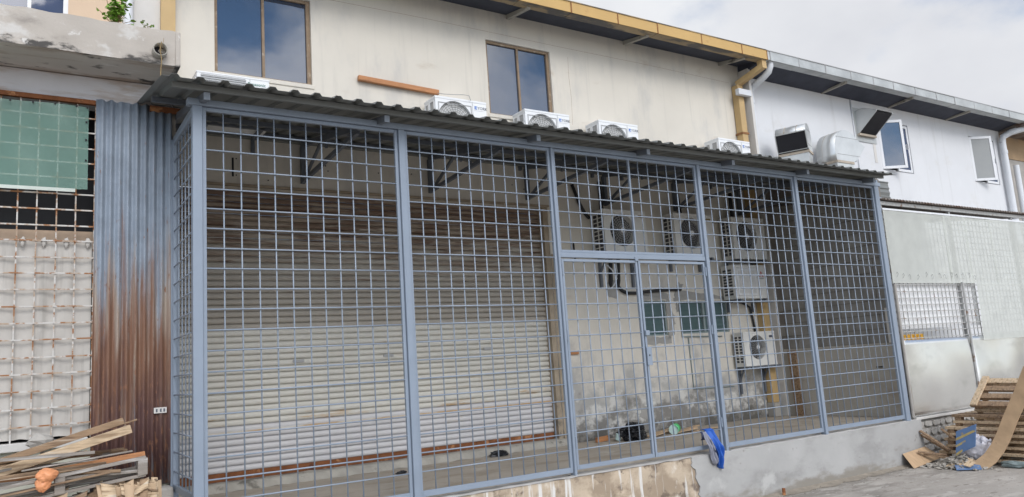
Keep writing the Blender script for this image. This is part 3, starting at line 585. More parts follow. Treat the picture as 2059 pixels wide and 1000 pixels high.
for x, z in ((-.725, 3.29), (-.73, 3.17), (-.73, 3.02), (-.73, 2.85), (-.8, 3.295), (-.95, 3.295), (-1.1, 3.29), (-1.25, 3.285)):
    O(MB().tube([(x, .925, z), (x, .932, z)], .008, 8), 'eyelet', m_black, net)
O(MB().box(-2.6, .925, 2.585, -.8, .932, 2.612), 'hem_strip', m_tag, net)
# rusty corrugated sheet
cs = MB().grid(lambda a, b: (-.66 + .575 * a, .97 + .013 * math.sin(a * 2 * math.pi * 9), .26 + 3.125 * b + .006 * math.sin(a * 40) * (1 if b > .99 else 0)), 126, 6)
cst = tag(O(cs, 'corrugated_sheet', m_rustsheet, smooth=True, solid=.0015), 'tall corrugated zinc sheet, blue grey at the top and rusty at the bottom', 'metal sheet')
O(MB().box(-.22, .952, .815, -.125, .956, .86), 'torn_sticker', m_offw, cst)
for x in (-.205, -.175, -.15): O(MB().box(x, .9495, .825, x + .012, .9515, .85), 'sticker_print', m_ink, cst)
st = T('stone_footing', 'rough stones under the rusty corrugated sheet', 'stones', (-.3, .95, GZ))
for x, w, z0, z1 in ((-.62, .25, GZ, .12), (-.36, .16, GZ, .2), (-.19, .14, GZ, .14), (-.62, .2, .13, .25), (-.41, .13, .21, .25), (-.25, .16, .15, .245)):
    O(MB().box(x, .82 + rnd.uniform(0, .05), z0, x + w, 1.02, z1), 'stone', m_stone, st, bevel=.02)

# plants on the slab
def leafplant(name, label, base, leaves, h, spread, size, seed):
    rr = random.Random(seed); t = T(name, label, 'plant', base); b = Vector(base); st_ = MB(); lf = MB()
    for k in range(leaves):
        p = b + Vector((rr.gauss(0, spread), rr.gauss(0, spread * .7), rr.uniform(.25, 1) * h))
        if k % 3 == 0: st_.tube([b + Vector((rr.uniform(-.01, .01), 0, 0)), (b + p) / 2 + Vector((0, 0, .02)), p], .0025, 4)
        d = Vector((rr.gauss(0, 1), -abs(rr.gauss(0, 1)) - .2, rr.gauss(-.2, .5))).normalized(); s_ = d.cross(Vector((rr.gauss(0, .4), rr.gauss(0, .4), 1))).normalized(); u = s_.cross(d).normalized(); L_ = size * rr.uniform(.6, 1.2); W_ = L_ * .38
        q = [p, p + d * L_ * .3 + s_ * W_ + u * L_ * .08, p + d * L_ * .7 + s_ * W_ * .8 + u * L_ * .1, p + d * L_, p + d * L_ * .7 - s_ * W_ * .8 + u * L_ * .1, p + d * L_ * .3 - s_ * W_ + u * L_ * .08, p + d * L_ * .5]
        lf.add(q, [(0, 1, 6), (1, 2, 6), (2, 3, 6), (3, 4, 6), (4, 5, 6), (5, 0, 6)])
    tag(O(lf, 'foliage', m_leaf, t), kind='stuff'); O(st_, 'stem', m_stem, t)
leafplant('potted_weed', 'bushy bright green plant growing on the concrete slab', (-.56, .62, 3.86), 150, .24, .042, .05, 3)
leafplant('small_weed', 'small creeping weed with a few leaves near the slab end', (-.33, .58, 3.865), 12, .06, .04, .035, 5)
rs_ = tag(O(MB().tube([(-.25, .41, 3.73), (-.262, .405, 3.66), (-.25, .40, 3.58), (-.257, .40, 3.47), (-.255, .40, 3.38)], .004, 5).tube([(-.25, .43, 3.66), (-.27, .40, 3.70), (-.285, .40, 3.71)], .002, 4).tube([(-.25, .43, 3.66), (-.24, .40, 3.72), (-.235, .40, 3.76)], .002, 4), 'hanging_roots', m_stem), 'dry roots hanging out of the drain spout', 'roots')

# ================================================================== CANOPY
cp = T('metal_canopy', 'grey corrugated metal canopy roof over the grille enclosure', 'canopy', (4, 0, 3.1))
RP = .17
def roofmesh(nr):
    prof = []
    for k in range(nr): prof += [(k * RP, 0), (k * RP + .048, 0), (k * RP + .066, .023), (k * RP + .104, .023), (k * RP + .122, 0)]
    prof += [(nr * RP, 0), (nr * RP + .04, 0)]; n = len(prof); vs = []
    for y in (-.36, .5, 1.3, 2.06):
        vs += [(x, y, zr(y) + .002 + h) for x, h in prof]
    return MB().add(vs, [(j * n + i, j * n + i + 1, (j + 1) * n + i + 1, (j + 1) * n + i) for j in range(3) for i in range(n - 1)]).mesh('roof_sheet', m_roof)
rme = roofmesh(4)
for k in range(13):
    o = I('roof_sheet', rme, cp, (-.36 + k * RP * 4, rnd.uniform(-.006, .006), (.0025 if k % 2 else 0))); md = o.modifiers.new('thickness', 'SOLIDIFY'); md.thickness = .0018; md.offset = 1
O(MB().add([(x, y, zr(y) + .004) for y in (.06, 2.06) for x in (8.46, 8.58, 8.72)], [(0, 1, 4, 3), (1, 2, 5, 4)]), 'end_flashing', m_roof, cp, solid=.002)
def pur(y, x0, x1, nm): O(MB().prism([(x0, y - .025, zr(y - .025) - .044), (x0, y + .025, zr(y + .025) - .044), (x0, y + .025, zr(y + .025) - .002), (x0, y - .025, zr(y - .025) - .002)], (x1 - x0, 0, 0)), nm, m_steel if y > -.1 else m_roof, cp)
pur(-.2, -.27, 8.45, 'front_purlin')
for y in (.55, 1.25, 2.0): pur(y, -.3, 8.6, 'purlin')
TX = [-.03, 1.39, 2.92, 4.30, 5.58, 6.90, 8.27]
for i, x in enumerate(TX):
    tr = MB(); yb = 2.06
    tr.beam((x, -.195, zr(-.195) - .078), (x, yb, zr(yb) - .078), .045, .058)
    t_ = O(tr, 'truss', m_steel, cp)
    O(MB().box(x - .0225, -.2, zr(-.2) - .107, x + .0225, -.196, zr(-.2) - .049), 'rafter_end', m_stub, t_)
    if i in (0,): continue
    O(MB().box(x - .02, yb - .03, 3.09, x + .02, yb + .03, zr(yb) - .1), 'truss_post', m_steel, t_)
    O(MB().beam((x, yb - .02, 3.115), (x, .45, zr(.45) - .115), .035, .04), 'bottom_chord', m_steel, t_)
    O(MB().beam((x, 1.98, 3.14), (x, 1.45, zr(1.45) - .11), .025, .03), 'web_strut', m_steel, t_)
    O(MB().beam((x, 1.30, 3.15 + .12), (x, 1.30, zr(1.30) - .1), .025, .025, (0, 1, 0)), 'web_strut', m_steel, t_)
O(MB().prism([(-.3, 2.03, zr(2.03) - .06), (-.3, 2.098, zr(2.03) - .06), (-.3, 2.098, zr(2.03) + .06), (-.3, 2.03, zr(2.03) + .045)], (9.0, 0, 0)), 'wall_flashing', m_roof, cp)
O(MB().beam((-.05, .0, 3.10), (-.05, 1.0, 3.10), .05, .05), 'side_rail', m_stub, cp)
O(MB().box(-.26, .955, zr(.97) - .06, .0, .985, zr(.97) - .012), 'rear_angle', m_rust, cp)
# small corrugated upstand where canopy meets the neighbour
up = MB(); pts_ = [(z, .012 if k % 3 == 1 else 0) for k, z in enumerate([2.95, 2.985, 2.998, 3.011, 3.05, 3.085, 3.098, 3.111, 3.15, 3.185, 3.198, 3.211])]
up.add([(x, .10 - h, z) for x in (8.62, 9.08) for z, h in pts_], [(i, i + 1, len(pts_) + i + 1, len(pts_) + i) for i in range(len(pts_) - 1)])
O(up, 'side_flashing', m_roof, cp, solid=.002)
O(MB().box(8.72, .05, 2.96, 8.75, .08, 3.2).box(8.6, .05, 2.935, 8.8, .08, 2.96), 'flashing_frame', m_paint, cp)

# ================================================================== GRILLE ENCLOSURE
ge = T('steel_grille_enclosure', 'blue grey painted steel grille enclosure with a double gate', 'grille', (4.2, 0, -.03))
PAN = [(0, 1.533), (1.65, 3.14), (3.228, 5.135), (5.235, 6.815), (6.925, 8.487)]
FW = .028; ZT = 3.05; ZB = .05
ROW = [ZT - .15 * k for k in range(20)]
def post(a, b, nm='post'): O(MB().box(a, -.035, -.03, b, .035, ZT + .03), nm, m_paint, ge, bevel=.004)
post(-.10, -FW - .003)
for k in range(4): post(PAN[k][1] + FW + .003, PAN[k + 1][0] - FW - .003)
post(8.487 + FW + .003, 8.61)
O(MB().box(-.135, -.04, ZT + .031, 8.66, .03, ZT + .082), 'top_beam', m_paint, ge, bevel=.004)
for x in (-.065, 1.59, 3.184, 5.185, 6.87, 8.56): O(MB().box(x - .045, -.05, -.034, x + .045, .05, -.026), 'base_plate', m_steel, ge)
def barmesh(n_, L_, vert):
    mb = MB().tube([(0, 0, 0), (0, 0, L_)] if vert else [(0, 0, 0), (L_, 0, 0)], .0058, 8); return mb.mesh(n_, m_bar, True)
def frame(x0, x1, z0, z1, name, fw=FW, fb=None, y0=-.014, y1=.014):
    fb = fb or fw
    mb = MB().box(x0 - fw, y0, z0 - fb, x0, y1, z1 + fw).box(x1, y0, z0 - fb, x1 + fw, y1, z1 + fw).box(x0, y0, z1, x1, y1, z1 + fw).box(x0, y0, z0 - fb, x1, y1, z0)
    return O(mb, name, m_paint, ge, bevel=.003)
def bars(par, x0, x1, z0, z1, ncell, rows, thick=()):
    vm = barmesh('vertical_bar', z1 - z0 + .004, True); hm = barmesh('horizontal_bar', x1 - x0 + .004, False)
    for k in range(1, ncell):
        if k in thick: continue
        I('vertical_bar', vm, par, (x0 + (x1 - x0) * k / ncell + rnd.uniform(-.002, .002), .0065, z0 - .002))
    for z in rows: I('horizontal_bar', hm, par, (x0 - .002, -.0065, z + rnd.uniform(-.0015, .0015)))
for k in (0, 1, 3, 4):
    f = frame(PAN[k][0], PAN[k][1], ZB, ZT, 'grille_panel', fb=.048); bars(f, PAN[k][0], PAN[k][1], ZB, ZT, 12, ROW[1:])
x0, x1 = PAN[2]; xm = (x0 + x1) / 2
O(MB().box(x0 - FW, -.02, 2.0, x1 + FW, .02, 2.048), 'door_head', m_paint, ge, bevel=.003)
f = frame(x0, x1, 2.075, ZT, 'grille_panel', fb=.026); bars(f, x0, x1, 2.075, ZT, 14, ROW[1:7], (7,))
O(MB().box(xm - .009, -.012, 2.075, xm + .009, .012, ZT), 'mullion', m_paint, f)
for j, (a, b) in enumerate(((x0 + .012, xm - FW - .004), (xm + FW + .004, x1 - .012))):
    d = frame(a, b, ZB + .01, 1.96, 'gate_leaf', fw=.026, fb=.04); bars(d, a, b, ZB + .01, 1.96, 7, ROW[8:])
    hx = a - .026 if j == 0 else b + .026
    for z in (1.83, 1.2, .22): O(MB().tube([(hx, -.022, z), (hx, -.022, z + .1)], .009, 8), 'hinge', m_paint, d)
    if j == 1:
        O(MB().box(a - .03, -.03, .92, a + .035, -.014, 1.10), 'lock_plate', m_paint, d, bevel=.002)
        O(MB().tube([(a, -.033, 1.02), (a, -.029, 1.02)], .008, 8), 'keyhole', m_black, d)
        O(MB().box(a - .03, -.04, 1.22, a + .02, -.014, 1.27), 'latch', m_paint, d, bevel=.002)
    else:
        O(MB().box(b - .01, -.03, 1.98, b + .03, -.012, 2.02), 'top_stop', m_paint, d)
# return panel on the left side
SX = -.065
sp = MB().box(SX - .014, .036, .02, SX + .014, .064, 3.08).box(SX - .014, .94, .02, SX + .014, .968, 3.08).box(SX - .014, .064, 3.05, SX + .014, .94, 3.08).box(SX - .014, .064, .2, SX + .014, .94, .25)
f = O(sp, 'side_panel', m_paint, ge, bevel=.003)
vm = barmesh('vertical_bar', 2.8, True); hm = MB().tube([(0, 0, 0), (0, .88, 0)], .0058, 8).mesh('horizontal_bar', m_bar, True)
for k in range(1, 6): I('vertical_bar', vm, f, (SX + .0065, .064 + .876 * k / 6, .25))
for z in ROW[1:19]: I('horizontal_bar', hm, f, (SX - .0065, .062, z))
O(MB().box(SX - .03, .96, .1, SX + .03, 1.0, 3.1), 'rear_post', m_paint, ge)

# ================================================================== RIGHT: SIDE WALL AND NEIGHBOUR
sw = T('block_side_wall', 'dark block wall closing the right side of the enclosure', 'wall', (8.75, 1, 0))
O(MB().prism([(8.712, .06, .98), (8.712, 1.9, .98), (8.712, 1.9, 3.55), (8.712, .06, 3.215)], (.088, 0, 0)), 'mortar', m_mort, sw)
O(MB().box(8.695, .06, 0, 8.80, 1.9, .985), 'plaster_dado', m_lowp, sw, bevel=.004)
O(MB().box(8.69, .06, 0.985, 8.71, .17, 1.45), 'pale_strip', m_offw, sw)
bme = MB().box(0, 0, 0, .09, .376, .182).mesh('block', m_block); bmh = MB().box(0, 0, 0, .09, .182, .182).mesh('block', m_block)
for j in range(12):
    y = .07 - (.19 if j % 2 else 0)
    while y < 1.85:
        z = .99 + j * .192
        if y < .06: I('block', bmh, sw, (8.70 + rnd.uniform(-.003, .003), .07, z)); y += .386; continue
        I('block', bme if y + .376 < 1.92 else bmh, sw, (8.70 + rnd.uniform(-.003, .003), y, z)); y += .386
tag(O(MB().box(8.685, .3, .66, 8.694, .4, .675), 'wall_vent', m_black), 'small dark slot low on the side wall', 'vent')
nb = T('neighbour_enclosure', 'neighbouring shop front of fibreglass, grille and zinc panels', 'shop front', (10.7, .05, 0))
nrm = MB(); n = 0
def nroof():
    return MB().grid(lambda a, b: (8.66 + 4.9 * a, -.06 + 2.14 * b, 2.91 + .33 * b + .012 * math.sin(a * 2 * math.pi * 64)), 640, 3)
O(nroof(), 'roof_sheet', m_nroof, nb, smooth=True, solid=.003)
O(MB().box(8.66, .0, 2.84, 13.5, .03, 2.89), 'roof_purlin', m_nbar, nb)
O(MB().box(8.66, -.02, 2.765, 13.5, .0, 2.79), 'top_rail', m_alu, nb)
for x in (8.70, 10.43, 12.3): O(MB().box(x - .02, .02, 0, x + .02, .06, 2.86), 'post', m_nbar, nb)
O(MB().tube([(10.40, -.03, .0), (10.40, -.03, 1.78)], .016, 8), 'pipe_post', m_nbar, nb)
O(MB().tube([(8.69, -.02, .0), (8.69, -.02, 1.75)], .02, 8), 'pipe_post', m_stonem, nb)
def fibf(x0, x1, z0, z1, y):
    return lambda a, b: (x0 + (x1 - x0) * a, y + .006 * mnoise.noise(Vector((a * 9, b * 3, 2))), z0 + (z1 - z0) * b)
tops = [8.675, 10.15, 10.72, 11.45, 13.5]
for k, (a, b) in enumerate(zip(tops, tops[1:])): O(MB().grid(fibf(a, b + .06, 1.765, 2.78, -.012 - .003 * (k % 2)), 12, 6), 'fibreglass_sheet', m_fib, nb, smooth=True)
O(MB().grid(lambda a, b: (10.80 + (-.05) * (1 - b) + 2.5 * a, -.03 + .006 * mnoise.noise(Vector((a * 9, b * 3, 7))), .93 + .835 * b), 16, 6), 'fibreglass_sheet', m_fib, nb, smooth=True)
nh = MB().box(8.70, 0.006, -.006, 13.4, .016, .006).mesh('horizontal_bar', m_nbar); nv = MB().box(-.005, .017, 1.0, .005, .027, 2.78).mesh('vertical_bar', m_nbar)
for k in range(20): I('horizontal_bar', nh, nb, (0, 0, 1.02 + k * .0905))
for k in range(36): I('vertical_bar', nv, nb, (8.77 + .103 * k, 0, 0))
zp = MB().grid(lambda a, b: (8.705 + 1.705 * a, -.012 + .03 * mnoise.noise(Vector((a * 2.6, b * 1.4, 1))), .0 + 1.0 * b), 30, 16); O(zp, 'zinc_panel', m_zinc, nb, smooth=True, solid=.0012)
zp = MB().grid(lambda a, b: (10.412 + 3.0 * a, -.012 + .035 * mnoise.noise(Vector((a * 4, b * 1.4, 6))), .0 + 1.0 * b), 30, 16); O(zp, 'zinc_panel', m_zinc, nb, smooth=True, solid=.0012)
for k in range(13):
    x = 8.75 + k * .17 + rnd.uniform(-.05, .05); z = 1.88 + rnd.uniform(-.02, .02)
    O(MB().tube([(x, -.022, z), (x + .012, -.03, z + .02), (x + .03, -.03, z - .01), (x + rnd.uniform(-.02, .05), -.026, z - .05)], .0018, 4), 'wire_tie', m_black, nb)
tag(O(MB().grid(lambda a, b: (8.80 + 2.1 * a, .055 + .012 * math.sin(a * 2 * math.pi * 21) + .01 * mnoise.noise(Vector((a * 14, b * 2, 3))), 1.15 + .63 * b), 260, 12), 'plastic_curtain', m_plast, smooth=True), 'white pleated plastic curtain behind the neighbour grille', 'curtain')
yc = T('yellow_crate', 'yellow plastic crate behind the bottom of the neighbour grille', 'crate', (9.1, .2, .9))
O(MB().box(8.82, .10, .9, 9.42, .125, 1.075).box(8.82, .125, .9, 8.845, .4, 1.075).box(9.395, .125, .9, 9.42, .4, 1.075).box(8.845, .375, .9, 9.395, .4, 1.075).box(8.845, .125, .9, 9.395, .375, .92), 'tray', m_yc, yc, bevel=.004)
for k in range(7): O(MB().box(8.85 + k * .08, .088, .92, 8.87 + k * .08, .099, 1.06), 'rib', m_yc, yc)
tag(O(MB().box(8.8, .085, .62, 11.2, .6, .89), 'work_counter', m_lowp), 'dim counter behind the zinc panels carrying the yellow crate', 'counter')

# ================================================================== AIR CONDITIONERS
def ac(name, label, group, loc, w, d, h, mat, style, text=None, bracket=True, guard=m_wire):
    t = T(name, label, 'air conditioner', loc, group); a = Vector(loc)
    V = lambda x, y, z: a + Vector((x, y, z))
    cx, cz, rd = (.37 * w, .5 * h, .43 * h)
    if style == 'round': cx, cz, rd = .42 * w, .55 * h, .31 * h * 1.15
    if style in ('louver', 'panel'):
        b = O(MB().box(*V(0, .0, 0), *V(w, d, h)), 'casing', mat, t, bevel=.008)
    else:
        n = 48; mb = MB(); cir = []; rec = []
        for i in range(n):
            th = 2 * math.pi * (i + .5) / n; c, s_ = math.cos(th), math.sin(th); cir.append(V(cx + rd * c, 0, cz + rd * s_))
            k = min((w - cx) / c if c > 0 else -cx / c, (h - cz) / s_ if s_ > 0 else -cz / s_); rec.append(V(cx + k * c, 0, cz + k * s_))
        for X_, Z_ in ((0, 0), (w, 0), (w, h), (0, h)):     # snap the nearest ray to each corner
            j = min(range(n), key=lambda q: (rec[q] - V(X_, 0, Z_)).length); rec[j] = V(X_, 0, Z_)
        deep = [p + Vector((0, .035 if style == 'york' else .09, 0)) for p in cir]
        mb.add(cir + rec, [(i, (i + 1) % n, n + (i + 1) % n, n + i) for i in range(n)])
        mb.add(cir + deep, [(i, n + i, n + (i + 1) % n, (i + 1) % n) for i in range(n)])
        mb.add([V(x, y, z) for y in (0, d) for x, z in ((0, 0), (w, 0), (w, h), (0, h))], [(4, 7, 6, 5), (0, 4, 5, 1), (1, 5, 6, 2), (2, 6, 7, 3), (3, 7, 4, 0)])
        b = O(mb, 'casing', mat, t)
        O(MB().add(deep, [list(range(n))]), 'fan_well', m_fan if style != 'york' else m_wirew, b)
        fn = MB()
        for q in range(3):
            th = 2 * math.pi * q / 3 + cx
            pts = []
            for u, s0, s1 in ((.25, -.35, .35), (.6, -.5, .45), (.95, -.45, .35)):
                for s_ in (s0, s1): pts.append(V(cx + rd * u * math.cos(th + s_), (.025 if style == 'york' else .05) + .012 * s_, cz + rd * u * math.sin(th + s_)))
            fn.add(pts, [(0, 1, 3, 2), (2, 3, 5, 4)])
        O(fn, 'fan_blades', m_fan if style != 'york' else m_wirew, b)
        gd = MB(); kk = 9 if style == 'york' else 7
        for q in range(1, kk + 1):
            r = rd * q / kk; gd.tube([V(cx + r * math.cos(2 * math.pi * i / 28), -.006, cz + r * math.sin(2 * math.pi * i / 28)) for i in range(29)], .0022, 3, False)
        for q in range(24):
            th = 2 * math.pi * q / 24; gd.tube([V(cx + rd * .1 * math.cos(th), -.008, cz + rd * .1 * math.sin(th)), V(cx + rd * math.cos(th), -.006, cz + rd * math.sin(th))], .002, 3)
        O(gd, 'fan_guard', guard, b)
        O(MB().tube([V(cx, -.002, cz), V(cx, -.014, cz)], rd * .17, 16), 'fan_hub', m_acw if style in ('round', 'york') else m_wire, b, auto=40)
    # raised lines of the casing
    O(MB().box(*V(.72 * w, -.004, .01), *V(.724 * w, -.0005, h - .01)), 'panel_joint', m_wire, b)
    O(MB().box(*V(-.004, -.004, h - (.012 if style == 'louver' else .022)), *V(w + .004, d + .004, h + .006)), 'lid', mat, b, bevel=.004)
    # side coil grille
    O(MB().box(*V(-.003, .02, .05), *V(-.0005, d - .02, h - .05)), 'coil', m_fan if style != 'york' else m_wire, b)
    sg = MB(); nr = 4 if style == 'york' else 9
    for q in range(nr + 1): z = .05 + (h - .1) * q / nr; sg.box(*V(-.009, .015, z - .006), *V(-.003, d - .015, z + .006))
    for y in (.015, d * .45, d - .035): sg.box(*V(-.010, y, .04), *V(-.004, y + (.05 if style == 'york' and y > .1 and y < .2 else .02), h - .04))
    O(sg, 'coil_guard', mat, b)
    if style == 'york':
        fr_ = MB(); x0_, x1_ = .035, .70 * w
        fr_.box(*V(x0_, -.005, h - .075), *V(x1_, -.0005, h - .065)).box(*V(x0_, -.005, .03), *V(x0_ + .01, -.0005, h - .075)).box(*V(x1_ - .01, -.005, .03), *V(x1_, -.0005, h - .075))
        O(fr_, 'front_recess_edge', m_wire, b)
        for q in range(3): O(MB().box(*V(.76 * w, -.004, .16 + .055 * q), *V(.95 * w, -.0008, .163 + .055 * q)), 'vent_line', m_wire, b)
        lb = O(MB().box(*V(.755 * w, -.003, h - .115), *V(.965 * w, -.0006, h - .045)), 'name_plate', mat if text != 'gold' else m_goldlab if False else mat, b)
        O(MB().box(*V(.762 * w, -.005, h - .1), *V(.762 * w + .034, -.0032, h - .062)), 'logo', m_logo, b)
        O(MB().box(*V(.762 * w + .012, -.0062, h - .088), *V(.762 * w + .034, -.0052, h - .078)), 'logo_bar', m_acw, b)
        O(textmb('YORK', .05, V(.762 * w + .04, -.0045, h - .099)), 'brand_lettering', m_ink, b)
    if style == 'louver':
        for q in range(21):
            z = .04 + (h - .075) * q / 20; O(MB().obox(V(.33 * w + .02, -.008, z), (.31 * w, 0, 0), (0, .004, -.0055), (0, .001, .0008)), 'louvre', mat, b)
        O(MB().box(*V(.04, -.003, .03), *V(.66 * w, -.0006, h - .022)), 'louvre_recess', m_fan, b)
        O(textmb('Panasonic', .045, V(.69 * w, -.004, h - .075)), 'brand_lettering', m_green_ink, b)
    if style == 'panel':
        O(MB().box(*V(.08 * w, -.012, .05), *V(.66 * w, -.0006, h - .05)), 'front_grille_frame', m_acw, b, bevel=.004)
        O(MB().box(*V(.12 * w, -.0155, .08), *V(.62 * w, -.0125, h - .08)), 'front_grille_recess', m_wirew, b)
        for q in range(16):
            z = .09 + (h - .18) * q / 15; O(MB().box(*V(.12 * w, -.019, z - .005), *V(.62 * w, -.016, z + .005)), 'front_grille_slat', m_acold, b)
        lx, lz = .84 * w, h - .14
        for dx, dz in ((0, .03), (-.026, -.015), (.026, -.015)):
            if dz > 0: pl = [(dx, dz + .03), (dx + .016, dz), (dx, dz - .03), (dx - .016, dz)]
            else: s_ = 1 if dx > 0 else -1; pl = [(0, 0), (s_ * .036, 0), (s_ * .052, -.028), (s_ * .016, -.028)]
            O(MB().prism([V(lx + x_, -.003, lz + z_) for x_, z_ in pl], (0, .002, 0)), 'logo', m_red, b)
        O(MB().box(*V(lx - .05, -.003, lz - .065), *V(lx + .05, -.001, lz - .045)), 'label_strip', m_wire, b)
    if text in ('gold', 'dark') and style != 'york':
        O(MB().box(*V(.82 * w, -.004, h - .09), *V(.95 * w, -.001, h - .055)), 'label_plate', m_goldlab if text == 'gold' else m_ink, b)
    if bracket:
        for x in (.1 * w, .86 * w):
            yb = WY - a.y - .005
            O(MB().box(*V(x, -.02, -.035), *V(x + .035, yb, -.001)).box(*V(x, yb - .035, -.40 if bracket == 2 else -.18), *V(x + .035, yb, -.035)), 'bracket_arm', m_steel, t)
            if bracket == 2: O(MB().beam(V(x + .017, yb - .02, -.2), V(x + .017, .12, -.03), .02, .02), 'bracket_brace', m_steel, t)
        O(MB().box(*V(-.1 if bracket == 3 else .02, -.02, -.06 if bracket == 3 else -.034), *V(w + .06, .02, -.037 if bracket == 3 else -.005)), 'bracket_rail', m_steel, t)
    return t
gY = 'outdoor units standing along the canopy roof'
for k, (x, lab) in enumerate(((2.876, 'white outdoor air conditioner directly below the orange timber'), (4.134, 'white outdoor air conditioner under the right hand brown framed window'),
                              (5.315, 'white outdoor air conditioner third along the canopy, under bare cream wall'), (7.611, 'white outdoor air conditioner at the right end, beside the yellow downpipe'))):
    ac('outdoor_ac_unit', lab, gY, (x, 1.75, 3.655), .69, .28, .525, m_acw, 'york', guard=m_guard)
ac('outdoor_ac_unit', 'low white air conditioner with slatted front under the large left window', gY, (.25, 1.70, 3.55), .70, .28, .50, m_acw, 'louver')
gI = 'outdoor units hung on the wall inside the enclosure'
ac('outdoor_ac_unit', 'off white fan unit hung highest left above the gate', gI, (5.31, 1.81, 2.365), .74, .25, .61, m_acold, 'round', 'gold', 2, m_wirew)
ac('outdoor_ac_unit', 'off white fan unit in the middle of the upper row behind the gate post', gI, (6.605, 1.83, 2.37), .77, .24, .625, m_acold, 'round', 'gold', 3, m_wire)
ac('outdoor_ac_unit', 'off white fan unit at the right end of the upper row', gI, (7.775, 1.82, 2.36), .715, .24, .63, m_acold, 'round', 'gold', 3, m_wire)
ac('outdoor_ac_unit', 'boxy air conditioner with square slatted front and red logo', gI, (7.712, 1.83, 1.765), .715, .24, .50, m_acold, 'panel', None, 3)
ac('outdoor_ac_unit', 'white fan unit lowest on the wall, under the square fronted one', gI, (7.80, 1.86, .775), .69, .20, .495, m_acold, 'round', 'dark', 2)
# pipework on the wall
pw = WY - .03
def pipe(pts, r, mat, name, label): return tag(O(MB().tube(pts, r, 8), name, mat, smooth=True), label, 'pipe')
pipe([(5.74, pw, 2.5), (5.72, pw, 2.30), (5.70, pw, 2.05), (5.68, pw, 1.98), (5.74, pw, 1.92), (5.83, pw, 1.885), (6.0, pw, 1.885), (6.2, pw, 1.905), (6.5, pw, 1.925), (6.84, pw, 1.935), (6.87, WY + .05, 1.935)], .024, m_ins, 'insulated_pipe', 'black lagged pipe bending along the wall above the small louvre window')
pipe([(5.60, pw, 2.5), (5.58, pw, 2.25), (5.56, pw, 2.05), (5.58, WY + .03, 1.96)], .028, m_ins, 'insulated_pipe', 'short black lagged pipe dropping below the highest left fan unit')
pipe([(5.42, pw - .01, 2.34), (5.55, pw - .05, 2.2), (5.63, pw - .05, 2.08), (5.58, pw - .02, 1.98), (5.55, WY, 1.94)], .008, m_wpipe, 'white_cable', 'loose white cable looping beside the black lagged pipes')
pipe([(5.66, pw - .02, 2.42), (5.65, pw - .04, 2.15), (5.60, pw - .02, 1.98)], .007, m_wpipe, 'white_cable', 'straight white cable next to the looping one')
pipe([(6.80, pw + .015, 1.74), (6.80, pw + .015, 1.26), (7.6, pw + .015, 1.24)], .01, m_lframe, 'grey_conduit', 'thin grey conduit round the larger louvre window')
pipe([(6.92, pw + .02, 1.24), (6.93, pw + .02, .52), (7.75, pw + .02, .50)], .009, m_lframe, 'grey_conduit', 'thin grey conduit dropping below the larger louvre window')
pipe([(7.82, pw, 1.76), (8.10, pw, 1.73), (8.26, pw, 1.66), (8.30, pw, 1.5), (8.33, pw, 1.28)], .016, m_ins, 'insulated_pipe', 'black lagged pipe curving down beside the yellow downpipe')
pipe([(5.03, pw, 3.35), (5.13, pw, 3.1), (5.22, pw, 2.95), (5.28, pw, 2.9)], .022, m_ins, 'insulated_pipe', 'black lagged pipe running down to the highest left fan unit')
pipe([(5.50, pw, 3.42), (5.51, pw, 2.9)], .024, m_ins, 'insulated_pipe', 'black lagged pipe rising straight above the highest left fan unit')
pipe([(6.95, pw, 3.42), (6.99, pw, 3.0)], .026, m_ins, 'insulated_pipe', 'black lagged pipe rising above the middle fan unit')
pipe([(7.98, pw - .1, 3.4), (7.98, pw - .1, 2.95)], .03, m_ins, 'insulated_pipe', 'thick black lagged pipe rising above the right fan unit')
pipe([(4.98, pw, 2.56), (4.985, pw, 2.33), (5.03, pw, 2.31)], .011, m_ins, 'bent_rod', 'short bent black rod on the wall left of the highest fan unit')
tag(O(MB().box(4.80, WY - .03, 1.10, 4.93, WY - .003, 1.145), 'wood_offcut', m_wood_or, bevel=.004), 'small orange wood offcut fixed to the wall by the gate', 'wood piece')
st_ = tag(O(MB().beam((2.06, WY - .04, 4.385), (3.09, WY - .04, 4.352), .05, .06), 'orange_timber_batten', m_wood_or, bevel=.006), 'orange varnished timber batten fixed on the cream wall', 'timber')
tag(O(MB().tube([(3.06, 2.05, 4.34), (3.1, 1.95, 4.30), (3.18, 1.8, 4.25), (3.25, 1.73, 4.235), (3.32, 1.72, 4.23), (3.34, 1.72, 4.17)], .004, 5), 'thin_wire', m_wire), 'thin wire drooping from the batten over the nearest air conditioner', 'wire')

# ================================================================== THINGS ON THE ENCLOSURE FLOOR
tag(O(blob((5.33, 1.62, .085), (.20, .16, .14), .35, 1.8, 3, 56, 34, .004, .45), 'rubbish_bag', m_bag), 'crumpled black plastic rubbish bag on the enclosure floor', 'bag')
tag(O(blob((3.52, 1.86, .02), (.11, .07, .045), .6, 2.4, 8, 18, 10, .004), 'black_rag', m_bag), 'small black rag lying in front of the shutter', 'rag')
tag(O(blob((2.16, 1.55, .012), (.06, .03, .02), .4, 2, 5, 12, 8, .003), 'black_scrap', m_bag), 'dark scrap on the floor left of the black rag', 'scrap')
tag(O(MB().obox((5.03, 1.86, .035), (.11, .01, .004), (0, .02, 0), (0, 0, .03)), 'wood_block', m_wood_or, bevel=.004), 'orange brown wood block left of the rubbish bag', 'wood block')
tb = tag(O(MB().tube([(5.14, 1.7, .02), (5.15, 1.68, .09)], .035, 12), 'plastic_cup', m_cyan), 'pale plastic cup tipped against the rubbish bag', 'cup')
gb = T('green_tub', 'bright green plastic tub lying by the gate', 'tub', (6.05, 1.62, 0))
